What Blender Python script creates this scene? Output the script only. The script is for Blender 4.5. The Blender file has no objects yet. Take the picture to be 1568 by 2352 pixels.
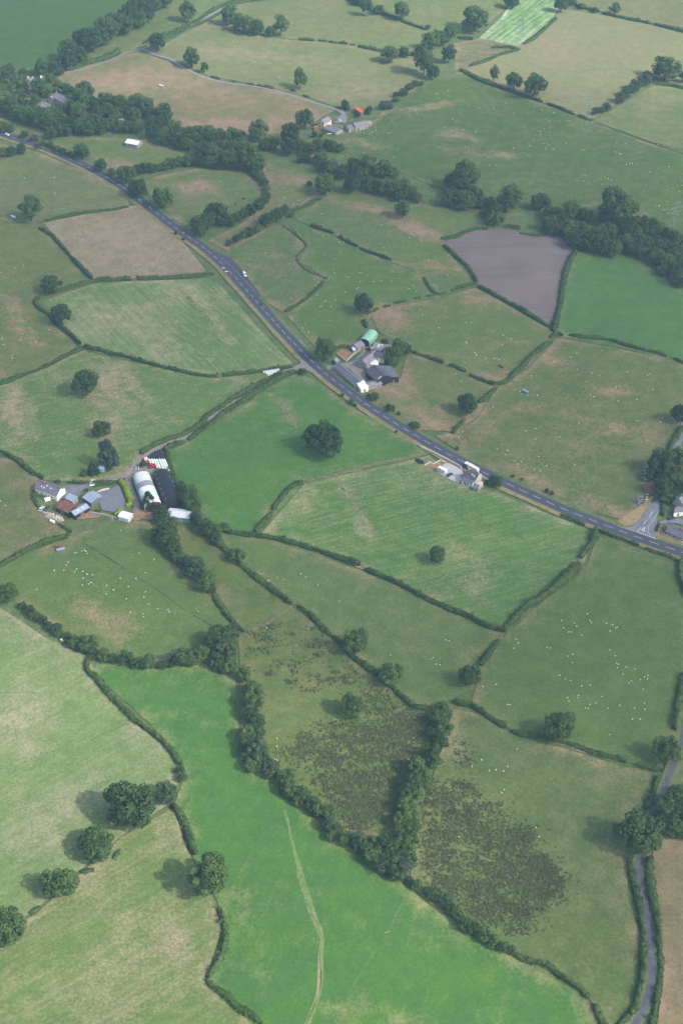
import bpy, bmesh, math, random
import numpy as np
from mathutils import Vector, Matrix
from mathutils.geometry import delaunay_2d_cdt

R = math.radians
rng = np.random.default_rng(7)
random.seed(11)
scn = bpy.context.scene
COL = scn.collection

# ------------------------------------------------------------------ camera
CAM_H, DEP, FPX = 498.0, R(38.5), 3267.0
cam_d = bpy.data.cameras.new('camera')
cam = bpy.data.objects.new('camera', cam_d)
COL.objects.link(cam)
cam_d.sensor_fit = 'VERTICAL'
cam_d.sensor_height = 36.0
cam_d.lens = 50.0
cam_d.clip_start = 1.0
cam_d.clip_end = 20000.0
cam.location = (0, 0, CAM_H)
cam.rotation_euler = (R(90) - DEP, 0, 0)
scn.camera = cam

# ------------------------------------------------------------------ light
SUN_AZ = math.atan2(0.856, -0.516)      # clockwise from +Y
SUN_EL = R(42)
SUN = Vector((math.sin(SUN_AZ) * math.cos(SUN_EL), math.cos(SUN_AZ) * math.cos(SUN_EL), math.sin(SUN_EL)))
w = bpy.data.worlds.new('World')
scn.world = w
w.use_nodes = True
nt = w.node_tree
sky = nt.nodes.new('ShaderNodeTexSky')
sky.sky_type = 'NISHITA'
sky.sun_disc = False
sky.sun_elevation = SUN_EL
sky.sun_rotation = SUN_AZ
sky.air_density = 1.0
sky.dust_density = 4.0
nt.links.new(sky.outputs[0], nt.nodes['Background'].inputs[0])
nt.nodes['Background'].inputs[1].default_value = 0.15
sun_d = bpy.data.lights.new('sun', 'SUN')
sun_d.energy = 3.2
sun_d.angle = R(0.6)
sun_d.color = (1.0, 0.94, 0.84)
sun = bpy.data.objects.new('sun', sun_d)
COL.objects.link(sun)
sun.rotation_euler = SUN.to_track_quat('Z', 'Y').to_euler()
scn.view_settings.view_transform = 'Standard'
scn.view_settings.look = 'None'
scn.view_settings.gamma = 1.0
scn.view_settings.exposure = 0.86
scn.cycles.use_denoising = True
scn.cycles.max_bounces = 6
scn.cycles.diffuse_bounces = 3
scn.cycles.glossy_bounces = 2
scn.cycles.transparent_max_bounces = 8
scn.cycles.volume_bounces = 1

# ------------------------------------------------------------------ terrain and survey points
def hgt(x, y):
    return (1.9 * np.sin(x / 61.0 + 0.6) * np.cos(y / 83.0 + 1.1) + 1.5 * np.sin((x * 0.8 + y) / 97.0 + 2.0)
            + 0.5 * np.sin(x / 23.0 - y / 31.0) + 2.2 * np.sin(y / 170.0 + x / 260.0))

CD, SD = math.cos(DEP), math.sin(DEP)
def at(px, py, up=0.0):
    """survey point (sheet coordinates) -> ground position"""
    x = (px - 784.0) / FPX
    y = -(py - 1176.0) / FPX
    d = np.array((x, CD + y * SD, -SD + y * CD))
    z = up
    for _ in range(8):
        t = (z - CAM_H) / d[2]
        q = d * t
        z = float(hgt(q[0], q[1])) + up
    return np.array((q[0], q[1], z))
def scale_at(px, py):
    y = -(py - 1176.0) / FPX
    return FPX / (CAM_H / (SD - y * CD))
def P(c, r, s):
    """points read in survey sheet column c, row r (3 units per metre mark)"""
    out = []
    for tok in s.split():
        v = [float(q) for q in tok.split(',')]
        out.append([c * 522.6667 + v[0] / 3.0, r * 392.0 + v[1] / 3.0] + v[2:])
    return out
def D(s):
    return [[float(q) for q in tok.split(',')] for tok in s.split()]
def Z(k, s):
    """points read in detail sheets"""
    ox, oy, f = {'farm': (751.3, 735.0, .13021), 'barns': (277.7, 1012.7, .11459), 'yard': (65.3, 1078.0, .15625),
                 'road': (963.7, 1037.2, .125), 'junc': (1388.3, 963.7, .13194), 'hill': (718.67, 228.67, .09375), 'wood': (49.0, 155.17, .10417)}[k]
    return [[ox + float(a) * f, oy + float(b) * f] for a, b in (t.split(',')[:2] for t in s.split())]

# ------------------------------------------------------------------ object helpers
def obj(name, mesh, mat=None, parent=None):
    o = bpy.data.objects.new(name, mesh)
    COL.objects.link(o)
    if mat is not None and len(mesh.materials) == 0:
        mesh.materials.append(mat)
    if parent is not None:
        o.parent = parent
    return o
def tag(o, label=None, cat=None, group=None, kind=None):
    if label: o['label'] = label
    if cat: o['category'] = cat
    if group: o['group'] = group
    if kind: o['kind'] = kind
    return o
def empty(name, loc=(0, 0, 0), rz=0.0):
    o = bpy.data.objects.new(name, None)
    o.empty_display_size = 0.5
    COL.objects.link(o)
    o.location = loc
    o.rotation_euler = (0, 0, rz)
    return o
def me_from(verts, faces, name='m', smooth=False):
    m = bpy.data.meshes.new(name)
    m.from_pydata([tuple(map(float, v)) for v in verts], [], faces)
    if smooth:
        m.polygons.foreach_set('use_smooth', [True] * len(m.polygons))
    m.update()
    return m
def quads_mesh(V, F, name='m'):
    """numpy verts (N,3), quads (M,4)"""
    m = bpy.data.meshes.new(name)
    m.vertices.add(len(V)); m.vertices.foreach_set('co', np.asarray(V, np.float32).ravel())
    F = np.asarray(F, np.int32)
    m.loops.add(F.size); m.loops.foreach_set('vertex_index', F.ravel())
    m.polygons.add(len(F)); m.polygons.foreach_set('loop_start', np.arange(len(F), dtype=np.int32) * 4)
    m.update(calc_edges=True)
    return m
def leaf_quads(Cn, N, S, asp=1.0):
    """leaf sprays: square faces centred at Cn with normals N and half size S"""
    n = len(Cn)
    N = N / (np.linalg.norm(N, axis=1, keepdims=True) + 1e-9)
    a = rng.normal(size=(n, 3)); u = np.cross(N, a); u /= (np.linalg.norm(u, axis=1, keepdims=True) + 1e-9)
    v = np.cross(N, u)
    S = S[:, None]
    u = u * S; v = v * S * asp
    V = np.stack([Cn - u - v * .4, Cn + u * .3 - v, Cn + u + v * .5, Cn - u * .4 + v], 1).reshape(-1, 3)
    F = np.arange(n * 4).reshape(-1, 4)
    return V, F
class MB:
    """collects boxes, tubes and faces of one mesh"""
    def __init__(s): s.v = []; s.f = []
    def add(s, v, f):
        o = len(s.v); s.v += [tuple(map(float, q)) for q in v]; s.f += [[i + o for i in q] for q in f]
    def box(s, x0, x1, y0, y1, z0, z1):
        s.add([(x0, y0, z0), (x1, y0, z0), (x1, y1, z0), (x0, y1, z0), (x0, y0, z1), (x1, y0, z1), (x1, y1, z1), (x0, y1, z1)],
              [[0, 3, 2, 1], [4, 5, 6, 7], [0, 1, 5, 4], [1, 2, 6, 5], [2, 3, 7, 6], [3, 0, 4, 7]])
    def tube(s, a, b, r0, r1, n=6):
        a = Vector(a); b = Vector(b); d = (b - a).normalized()
        u = d.orthogonal().normalized(); v = d.cross(u)
        vs = []
        for c, r in ((a, r0), (b, r1)):
            for k in range(n):
                t = 2 * math.pi * k / n
                vs.append(c + u * (r * math.cos(t)) + v * (r * math.sin(t)))
        s.add(vs, [[k, (k + 1) % n, n + (k + 1) % n, n + k] for k in range(n)] + [list(range(n))[::-1], list(range(n, 2 * n))])
    def prism(s, prof, x0, x1):
        """profile [(y,z)...] extruded along x"""
        n = len(prof)
        s.add([(x0, y, z) for y, z in prof] + [(x1, y, z) for y, z in prof],
              [[k, (k + 1) % n, n + (k + 1) % n, n + k] for k in range(n)] + [list(range(n))[::-1], list(range(n, 2 * n))])
    def mesh(s, name='m', smooth=False): return me_from(s.v, s.f, name, smooth)
    def build(s, name, mat, parent=None, smooth=False):
        m = s.mesh(name, smooth)
        bm = bmesh.new(); bm.from_mesh(m); bmesh.ops.recalc_face_normals(bm, faces=bm.faces); bm.to_mesh(m); bm.free()
        return obj(name, m, mat, parent)
def copy_tree(o, parent=None):
    c = o.copy(); COL.objects.link(c)
    if parent is not None: c.parent = parent
    for ch in list(o.children): copy_tree(ch, c)
    return c

# ------------------------------------------------------------------ materials
def newmat(name):
    m = bpy.data.materials.new(name); m.use_nodes = True
    return m, m.node_tree.nodes, m.node_tree.links, m.node_tree.nodes['Principled BSDF']
def noise(N, L, vec, scale, detail=3, rough=.55):
    n = N.new('ShaderNodeTexNoise'); n.inputs['Scale'].default_value = scale
    n.inputs['Detail'].default_value = detail; n.inputs['Roughness'].default_value = rough
    if vec is not None: L.new(vec, n.inputs['Vector'])
    return n.outputs['Fac']
def mth(N, L, op, a, b=None, clamp=False, c=None):
    n = N.new('ShaderNodeMath'); n.operation = op; n.use_clamp = clamp
    for i, q in enumerate((a, b, c)):
        if q is None: continue
        if isinstance(q, (int, float)): n.inputs[i].default_value = q
        else: L.new(q, n.inputs[i])
    return n.outputs[0]
def mixc(N, L, f, a, b):
    n = N.new('ShaderNodeMix'); n.data_type = 'RGBA'
    if isinstance(f, (int, float)): n.inputs[0].default_value = f
    else: L.new(f, n.inputs[0])
    for i, q in ((6, a), (7, b)):
        if isinstance(q, tuple): n.inputs[i].default_value = (*q, 1)
        else: L.new(q, n.inputs[i])
    return n.outputs[2]
def plain(name, c, rough=.8, var=.25, scale=1.5, metal=0.0, spec=.3, c2=None):
    m, N, L, B = newmat(name)
    tc = N.new('ShaderNodeTexCoord')
    f = noise(N, L, tc.outputs['Object'], scale, 5)
    f = mth(N, L, 'MULTIPLY_ADD', f, 2.2, True, -.6)
    lo = tuple(q * (1 - var) for q in c) if c2 is None else c2
    hi = tuple(min(1, q * (1 + var)) for q in c)
    L.new(mixc(N, L, f, lo, hi), B.inputs['Base Color'])
    B.inputs['Roughness'].default_value = rough; B.inputs['Metallic'].default_value = metal
    B.inputs['Specular IOR Level'].default_value = spec
    return m
def leafmat(name, c, c2, spread=.48):
    m, N, L, B = newmat(name)
    oi = N.new('ShaderNodeObjectInfo')
    tc = N.new('ShaderNodeTexCoord')
    geo = N.new('ShaderNodeNewGeometry')
    f = noise(N, L, geo.outputs['Position'], .6, 4, .7)
    f = mth(N, L, 'MULTIPLY_ADD', f, 2.4, True, -.7)
    a = mixc(N, L, oi.outputs['Random'], c, c2)
    hsv = N.new('ShaderNodeHueSaturation')
    L.new(a, hsv.inputs['Color'])
    L.new(mth(N, L, 'MULTIPLY_ADD', f, spread * 2, False, 1 - spread), hsv.inputs['Value'])
    L.new(hsv.outputs[0], B.inputs['Base Color'])
    B.inputs['Roughness'].default_value = .65; B.inputs['Specular IOR Level'].default_value = .25
    tr = N.new('ShaderNodeBsdfTranslucent'); L.new(hsv.outputs[0], tr.inputs[0])
    mx = N.new('ShaderNodeMixShader'); mx.inputs[0].default_value = .25
    L.new(B.outputs[0], mx.inputs[1]); L.new(tr.outputs[0], mx.inputs[2])
    L.new(mx.outputs[0], N['Material Output'].inputs[0])
    return m
GM = {}
def grass(name, green, straw, patch=.35, mid=.25, fine=.25, base=.0, stripe=0.0, ang=0.0, period=3.0, dark=None, seed=0.0, wave=.35):
    """pasture: green sward with dry straw showing through in patches, drawn where the attribute 'dry' says, plus mower lines"""
    m, N, L, B = newmat(name)
    tc = N.new('ShaderNodeTexCoord')
    mp = N.new('ShaderNodeMapping'); mp.inputs['Location'].default_value = (seed * 37.1, seed * 11.7, 0)
    L.new(tc.outputs['Object'], mp.inputs[0]); vec = mp.outputs[0]
    n1 = noise(N, L, vec, 1 / 55., 3); n2 = noise(N, L, vec, 1 / 8., 4, .65); n3 = noise(N, L, vec, 1 / 1.3, 3, .7)
    at_ = N.new('ShaderNodeAttribute'); at_.attribute_name = 'dry'
    s = mth(N, L, 'ADD', mth(N, L, 'MULTIPLY', at_.outputs['Fac'], mth(N, L, 'MULTIPLY_ADD', mth(N, L, 'ADD', n2, n3), 1.7, False, -.75)), base)
    for n, k in ((n1, patch * 1.8), (n2, mid * 3.0), (n3, fine * 3.6)):
        s = mth(N, L, 'ADD', s, mth(N, L, 'MULTIPLY', mth(N, L, 'SUBTRACT', n, .5), k))
    if stripe:
        mr = N.new('ShaderNodeMapping'); mr.inputs['Rotation'].default_value = (0, 0, ang)
        L.new(tc.outputs['Object'], mr.inputs[0])
        wv = N.new('ShaderNodeTexWave'); wv.wave_profile = 'SIN'; wv.bands_direction = 'Y'
        wv.inputs['Scale'].default_value = .314 / period; wv.inputs['Distortion'].default_value = 1.2
        wv.inputs['Detail'].default_value = 2; wv.inputs['Detail Scale'].default_value = .25
        L.new(mr.outputs[0], wv.inputs['Vector'])
        mz = N.new('ShaderNodeMapping'); mz.inputs['Scale'].default_value = (.018, .42, 1); mz.inputs['Rotation'].default_value = (0, 0, 0)
        L.new(mr.outputs[0], mz.inputs[0])
        ns = noise(N, L, mz.outputs[0], 1.0, 3, .6)
        mk = mth(N, L, 'MULTIPLY_ADD', noise(N, L, vec, 1 / 34., 3), 3.2, True, -1.1)
        k = mth(N, L, 'ADD', mth(N, L, 'MULTIPLY', mth(N, L, 'MULTIPLY', mth(N, L, 'SUBTRACT', wv.outputs['Fac'], .45), wave), mk), mth(N, L, 'MULTIPLY', mth(N, L, 'SUBTRACT', ns, .5), 1.7))
        s = mth(N, L, 'ADD', s, mth(N, L, 'MULTIPLY', k, stripe))
    s = mth(N, L, 'ADD', s, 0.0, True)
    g2 = dark or (green[0] * .76, green[1] * .84, green[2] * .82)
    n4 = noise(N, L, vec, 1 / 19., 6, .72)
    gcol = mixc(N, L, mth(N, L, 'MULTIPLY_ADD', n4, 2.6, True, -.8), g2, green)
    hs = N.new('ShaderNodeHueSaturation'); L.new(mixc(N, L, s, gcol, straw), hs.inputs['Color'])
    L.new(mth(N, L, 'ADD', mth(N, L, 'MULTIPLY_ADD', n3, .75, False, .625), mth(N, L, 'MULTIPLY_ADD', n2, .45, False, -.225)), hs.inputs['Value'])
    L.new(hs.outputs[0], B.inputs['Base Color'])
    B.inputs['Roughness'].default_value = .95; B.inputs['Specular IOR Level'].default_value = .1
    bp = N.new('ShaderNodeBump'); bp.inputs['Strength'].default_value = .5; bp.inputs['Distance'].default_value = .25
    L.new(n3, bp.inputs['Height']); L.new(bp.outputs[0], B.inputs['Normal'])
    return m
def soil(name, c, c2, ang):
    m, N, L, B = newmat(name)
    tc = N.new('ShaderNodeTexCoord'); mr = N.new('ShaderNodeMapping'); mr.inputs['Rotation'].default_value = (0, 0, ang); mr.inputs['Scale'].default_value = (.012, .35, 1)
    L.new(tc.outputs['Object'], mr.inputs[0])
    a = noise(N, L, mr.outputs[0], 1.0, 5, .65); b = noise(N, L, tc.outputs['Object'], .03, 4); d = noise(N, L, tc.outputs['Object'], .9, 3, .7)
    s = mth(N, L, 'ADD', mth(N, L, 'MULTIPLY', a, .9), mth(N, L, 'MULTIPLY', b, .9)); s = mth(N, L, 'ADD', s, mth(N, L, 'MULTIPLY', d, .5))
    s = mth(N, L, 'MULTIPLY_ADD', s, 1.5, True, -1.2)
    L.new(mixc(N, L, s, c, c2), B.inputs['Base Color']); B.inputs['Roughness'].default_value = 1
    B.inputs['Specular IOR Level'].default_value = .1
    return m

M = {}
M['oak'] = leafmat('oak_leaf', (.028, .066, .018), (.080, .136, .034))
M['grey_leaf'] = leafmat('willow_leaf', (.040, .078, .032), (.058, .092, .045))
M['conifer'] = leafmat('conifer_leaf', (.020, .045, .025), (.030, .055, .032))
M['pine'] = leafmat('blue_pine_leaf', (.045, .075, .065), (.05, .08, .06))
M['hedge'] = leafmat('hedge_leaf', (.040, .088, .020), (.060, .108, .026), .45)
M['lime'] = leafmat('golden_hedge_leaf', (.24, .33, .03), (.24, .33, .03), .25)
M['bark'] = plain('bark', (.07, .055, .04))
M['wool'] = plain('wool', (.56, .54, .47), .95, .1, 6)
M['hide'] = plain('black_hide', (.02, .018, .016), .7)
M['asphalt'] = plain('asphalt', (.052, .056, .078), .85, .18, .35)
M['old_asphalt'] = plain('worn_asphalt', (.15, .155, .18), .9, .25, .25)
M['lane'] = plain('lane_tarmac', (.078, .082, .10), .9, .35, .3)
M['pylonsteel'] = plain('dull_steel', (.22, .24, .25), .6, .1)
M['gravel'] = plain('gravel', (.20, .19, .185), .95, .25, .6)
M['track'] = plain('dusty_track', (.21, .19, .175), .95, .35, .5)
M['pale_yard'] = plain('pale_concrete', (.42, .41, .40), .9, .12, .4)
M['blue_yard'] = plain('blue_grey_tarmac', (.15, .16, .185), .9, .15, .4)
M['earth'] = plain('bare_earth', (.24, .15, .09), 1, .35, .4)
M['paint'] = plain('road_paint', (.58, .58, .56), .7, .2, 1.2)
M['white'] = plain('white_paint', (.78, .77, .73), .6, .06)
M['cream'] = plain('cream_render', (.72, .64, .45), .8, .1)
M['stone'] = plain('stone_wall', (.30, .28, .25), .95, .4, 2.2)
M['palestone'] = plain('pale_stone', (.46, .43, .38), .95, .3, 2.2)
M['slate'] = plain('slate', (.135, .13, .16), .6, .3, 1.0)
M['slate2'] = plain('weathered_slate', (.19, .175, .205), .65, .3, .8)
M['slate3'] = plain('dark_slate', (.085, .08, .10), .55, .3, .8)
M['rust'] = plain('rusty_sheet', (.17, .075, .05), .8, .45, .6)
M['redsheet'] = plain('red_sheet', (.55, .10, .05), .7, .25, .6)
M['black'] = plain('black_sheet', (.018, .019, .024), .55, .3, .6)
M['bluesheet'] = plain('blue_grey_sheet', (.26, .31, .40), .5, .12, .5)
M['greysheet'] = plain('pale_grey_sheet', (.55, .58, .63), .5, .1, .4)
M['whitesheet'] = plain('white_sheet', (.72, .74, .76), .5, .08, .4)
M['greensheet'] = plain('pale_green_sheet', (.22, .42, .30), .55, .15, .4)
M['mint'] = plain('mint_sheet', (.50, .66, .58), .5, .1, .4)
M['fibre'] = plain('grey_fibre_cement', (.24, .24, .25), .9, .3, .7)
M['glass'] = plain('dark_glass', (.03, .035, .045), .15, .1, 1, 0, .6)
M['skylight'] = plain('roof_light', (.62, .66, .68), .35, .06)
M['brick'] = plain('red_brick', (.35, .12, .08), .9, .3, 3)
M['blackwrap'] = plain('black_film', (.022, .024, .034), .3, .2, 2, 0, .6)
M['whitewrap'] = plain('pale_film', (.66, .74, .66), .4, .06, 2)
M['red'] = plain('red_enamel', (.55, .02, .06), .35, .1)
M['tyre'] = plain('rubber', (.02, .02, .02), .9)
M['carwhite'] = plain('white_car_paint', (.75, .76, .78), .25, .04, 1, 0, .6)
M['carred'] = plain('red_car_paint', (.5, .03, .06), .25, .05, 1, 0, .6)
M['cardark'] = plain('dark_car_paint', (.02, .03, .045), .25, .05, 1, 0, .6)
M['carteal'] = plain('dark_teal_car_paint', (.02, .06, .07), .25, .05, 1, 0, .6)
M['carblue'] = plain('pale_blue_car_paint', (.5, .6, .66), .25, .05, 1, 0, .6)
M['signgreen'] = plain('green_sign_face', (.02, .30, .16), .5, .03)
M['steel'] = plain('galvanised_steel', (.42, .44, .46), .5, .1, 1, .4)
M['wood'] = plain('weathered_timber', (.16, .13, .10), .9, .3, 3)
M['teal'] = plain('teal_sheet', (.10, .30, .33), .6, .15)
M['navy'] = plain('navy_net', (.02, .05, .14), .8)
M['plastic'] = plain('pale_plastic', (.6, .62, .62), .5, .1)
M['lorrybox'] = plain('lorry_box', (.62, .58, .54), .5, .06)
M['rush'] = leafmat('rush_tussock', (.078, .085, .037), (.078, .085, .037), .45)
M['rushgreen'] = leafmat('green_tussock', (.080, .115, .038), (.080, .115, .038), .4)
M['strawgrass'] = leafmat('uncut_grass', (.20, .24, .065), (.20, .24, .065), .3)
M['drygrass'] = leafmat('dry_grass', (.17, .16, .075), (.17, .16, .075), .3)
HAZE_D = .00011
CLOUD_D = .0029

# ------------------------------------------------------------------ ground
def wpt(p, up=0.0): return at(p[0], p[1], up)
def path_w(pts, step=4.0):
    """sheet points -> smooth ground path (x, y) resampled"""
    g = np.array([wpt(p)[:2] for p in pts])
    if len(g) > 2:                                   # Catmull-Rom
        e = np.vstack([2 * g[0] - g[1], g, 2 * g[-1] - g[-2]])
        out = []
        for i in range(1, len(e) - 2):
            p0, p1, p2, p3 = e[i - 1], e[i], e[i + 1], e[i + 2]
            for t in np.linspace(0, 1, 9)[:-1]:
                out.append(.5 * ((2 * p1) + (p2 - p0) * t + (2 * p0 - 5 * p1 + 4 * p2 - p3) * t * t + (3 * p1 - p0 - 3 * p2 + p3) * t ** 3))
        out.append(g[-1]); g = np.array(out)
    L_ = np.r_[0, np.cumsum(np.linalg.norm(np.diff(g, axis=0), axis=1))]
    n = max(2, int(L_[-1] / step) + 1)
    s = np.linspace(0, L_[-1], n)
    return np.stack([np.interp(s, L_, g[:, 0]), np.interp(s, L_, g[:, 1])], 1)
def normals2(g):
    t = np.gradient(g, axis=0); t /= (np.linalg.norm(t, axis=1, keepdims=True) + 1e-9)
    return t, np.stack([-t[:, 1], t[:, 0]], 1)
def ribbon_mesh(g, w0, w1, up, cols=4, jit=0.0):
    t, n = normals2(g)
    off = np.linspace(w0, w1, cols + 1)
    V = []; m = len(g)
    j0 = np.convolve(rng.normal(size=m + 8), np.ones(5) / 5, 'same')[4:4 + m] * jit
    j1 = np.convolve(rng.normal(size=m + 8), np.ones(5) / 5, 'same')[4:4 + m] * jit
    for k, o in enumerate(off):
        q = g + n * (o + (j0 if k == 0 else j1 if k == cols else 0 * j0))[:, None]
        V.append(np.c_[q, hgt(q[:, 0], q[:, 1]) + up])
    V = np.stack(V, 1).reshape(-1, 3)
    F = [[i * (cols + 1) + k, i * (cols + 1) + k + 1, (i + 1) * (cols + 1) + k + 1, (i + 1) * (cols + 1) + k] for i in range(m - 1) for k in range(cols)]
    F = np.array(F)[:, ::-1] if True else F
    return quads_mesh(V, F)

xs = np.r_[-6000, -3000, -1500, -900, np.arange(-700, 701, 12.5), 900, 1500, 3000, 6000]
ys = np.r_[-3000, -1200, -300, np.arange(100, 1801, 12.5), 2200, 3000, 5000, 9000]
X, Y = np.meshgrid(xs, ys)
Zg = hgt(X, Y) - .3
V = np.stack([X, Y, Zg], -1).reshape(-1, 3)
nx = len(xs)
F = np.array([[j * nx + i, j * nx + i + 1, (j + 1) * nx + i + 1, (j + 1) * nx + i] for j in range(len(ys) - 1) for i in range(nx - 1)])
gm = quads_mesh(V, F); gm.polygons.foreach_set('use_smooth', [True] * len(gm.polygons))
M['ground'] = grass('rough_pasture', (.085, .130, .045), (.19, .155, .085), .4, .5, .3, .12)
tag(obj('ground', gm, M['ground']), kind='structure')

# dry and bare patches: centre, radii (sheet units), turn, strength
PATCH = D('''450,432,60,20,0.1,.8 690,418,55,18,0.2,.7 640,405,50,14,0,.5 840,478,110,11,.22,.8 945,522,60,16,.35,.9 1000,545,50,14,.4,.8 1010,612,55,16,.1,.7
885,722,55,24,.1,1.0 905,738,40,20,.1,.8 590,615,70,14,.3,.45 630,590,40,12,.1,.4 35,725,22,62,-.5,.8 90,785,34,14,.5,.7 250,1425,70,26,.6,.75 210,1400,50,30,.3,.5 275,1470,30,12,.4,.6
670,965,14,55,-.4,.6 640,915,26,10,.4,.5 1050,312,50,14,.1,.7 835,330,60,12,.1,.6 1150,355,55,8,0,.8 1080,350,80,18,.2,.35 985,245,85,9,-.18,.7 250,376,70,12,.2,.9 290,385,45,10,0,.6
1430,1178,110,22,.3,.8 1220,1100,90,16,.35,.6 1500,1000,60,30,.2,.5 1420,985,90,14,.2,.45 1400,900,60,14,.1,.5 1230,940,70,14,.1,.5 1260,830,60,16,.2,.6 1110,980,40,26,-.6,.5 1090,1510,30,44,-.2,.5
1095,1478,14,8,0,.8 1050,1690,22,70,.1,.6 25,940,50,90,-.2,.8 260,880,70,90,.3,.65 215,900,60,30,0,.6 240,990,46,30,.2,.6 130,870,40,20,0,.3 80,1110,60,14,0,.4 90,1240,60,20,-.4,.5
40,1640,80,80,0,.55 60,1720,60,40,0,.4 160,1850,110,70,-.4,.4 90,1900,100,90,-.4,.4 240,2010,120,40,-.5,.3 400,2160,50,110,-.1,.5 300,2110,80,40,-.4,.35 240,2230,120,70,-.5,.35 330,2300,120,40,-.3,.3 370,1920,20,40,0,.5
790,2320,60,24,.2,.6 860,2310,70,24,.2,.5 920,2345,70,16,.2,.5 1400,2310,16,14,0,.8 1380,1960,20,60,.3,.3 1360,1790,70,20,0,.3 1300,1780,16,10,0,.5
990,1090,40,40,-.4,.4 830,1200,16,50,-.5,.6 790,1110,18,60,-.5,.5 690,1140,50,50,-.5,.5 1220,1160,60,30,.3,.25 1060,1280,60,30,.3,.35 1100,1340,50,40,.6,.35 980,1120,60,18,.3,.35
570,700,12,100,-.6,.55 480,720,14,110,-.6,.55 330,740,80,60,.4,.45 250,720,110,40,.2,.45 400,680,60,40,.2,.35 200,755,50,30,.6,.4 300,560,140,60,.2,.5 360,790,60,40,.3,.4
430,200,200,40,.25,.5 280,180,120,26,.3,.5 540,285,150,14,.02,1.0 440,285,60,14,.1,.9 200,185,70,16,.1,.6 650,280,60,14,.1,.8 690,250,60,16,.3,.6 600,130,180,16,.1,.45 830,210,110,26,-.15,.6 480,110,90,14,.2,.4
960,955,120,16,.5,.4 900,895,60,12,.5,.6 980,960,60,20,.4,.5 925,880,40,14,.3,.6 1010,940,30,14,.2,.4 1130,870,40,20,0,.4 1180,790,40,10,0,.5 1100,690,60,14,.35,.6 780,795,50,12,0,.6 700,780,36,12,.2,.5
1320,120,160,40,.1,.35 1250,200,110,20,.2,.35 1440,110,100,30,.1,.3 1500,240,70,20,-.2,.3 760,1560,90,20,.1,.2 700,1575,40,14,.1,.3 300,250,90,20,.1,.2 60,1060,40,20,.3,.3
830,1307,12,7,.4,1 678,1391,14,7,.4,1 165,1229,14,7,.2,1 552,1455,10,8,.4,1 1162,1460,12,8,.3,1 1170,1680,12,7,.2,.8 1445,1768,14,6,.2,.8 307,645,10,5,0,.9 508,868,10,5,0,.9 690,1140,26,60,.6,.5 620,1170,14,50,.6,.6 1030,1000,60,10,.55,.8 1000,975,70,8,.55,.8 1130,1450,30,6,.4,.4 400,1560,150,12,.1,.25 470,1660,120,8,.3,.22 560,2100,20,120,0,.35 520,2060,30,20,0,.5 600,2200,14,100,0,.3''')
def dryness(Pw):
    d = np.zeros(len(Pw))
    for cx, cy, rx, ry, tn, st in PATCH_W:
        dx = Pw[:, 0] - cx[0]; dy = Pw[:, 1] - cx[1]
        u = (dx * rx[1, 1] - dy * rx[0, 1]) / ry; v = (-dx * rx[1, 0] + dy * rx[0, 0]) / ry
        q = u * u + v * v
        wob = .22 * np.sin(Pw[:, 0] / 7. + tn) * np.cos(Pw[:, 1] / 9. - tn) + .18 * np.sin(Pw[:, 0] / 3.1 + Pw[:, 1] / 4.3)
        d = np.maximum(d, st * np.clip(1.25 - np.sqrt(q) + wob, 0, 1) ** 1.0)
    return d
PATCH_W = []
for a in PATCH:
    c = at(a[0], a[1]); ca, sa = math.cos(a[4]), math.sin(a[4])
    e1 = at(a[0] + a[2] * ca, a[1] + a[2] * sa) - c; e2 = at(a[0] - a[3] * sa, a[1] + a[3] * ca) - c
    A = np.array([[e1[0], e2[0]], [e1[1], e2[1]]])
    PATCH_W.append((c[:2], 0, A, np.linalg.det(A), a[4] * 3 + a[0], a[5]))
nfield = [0]
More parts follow.
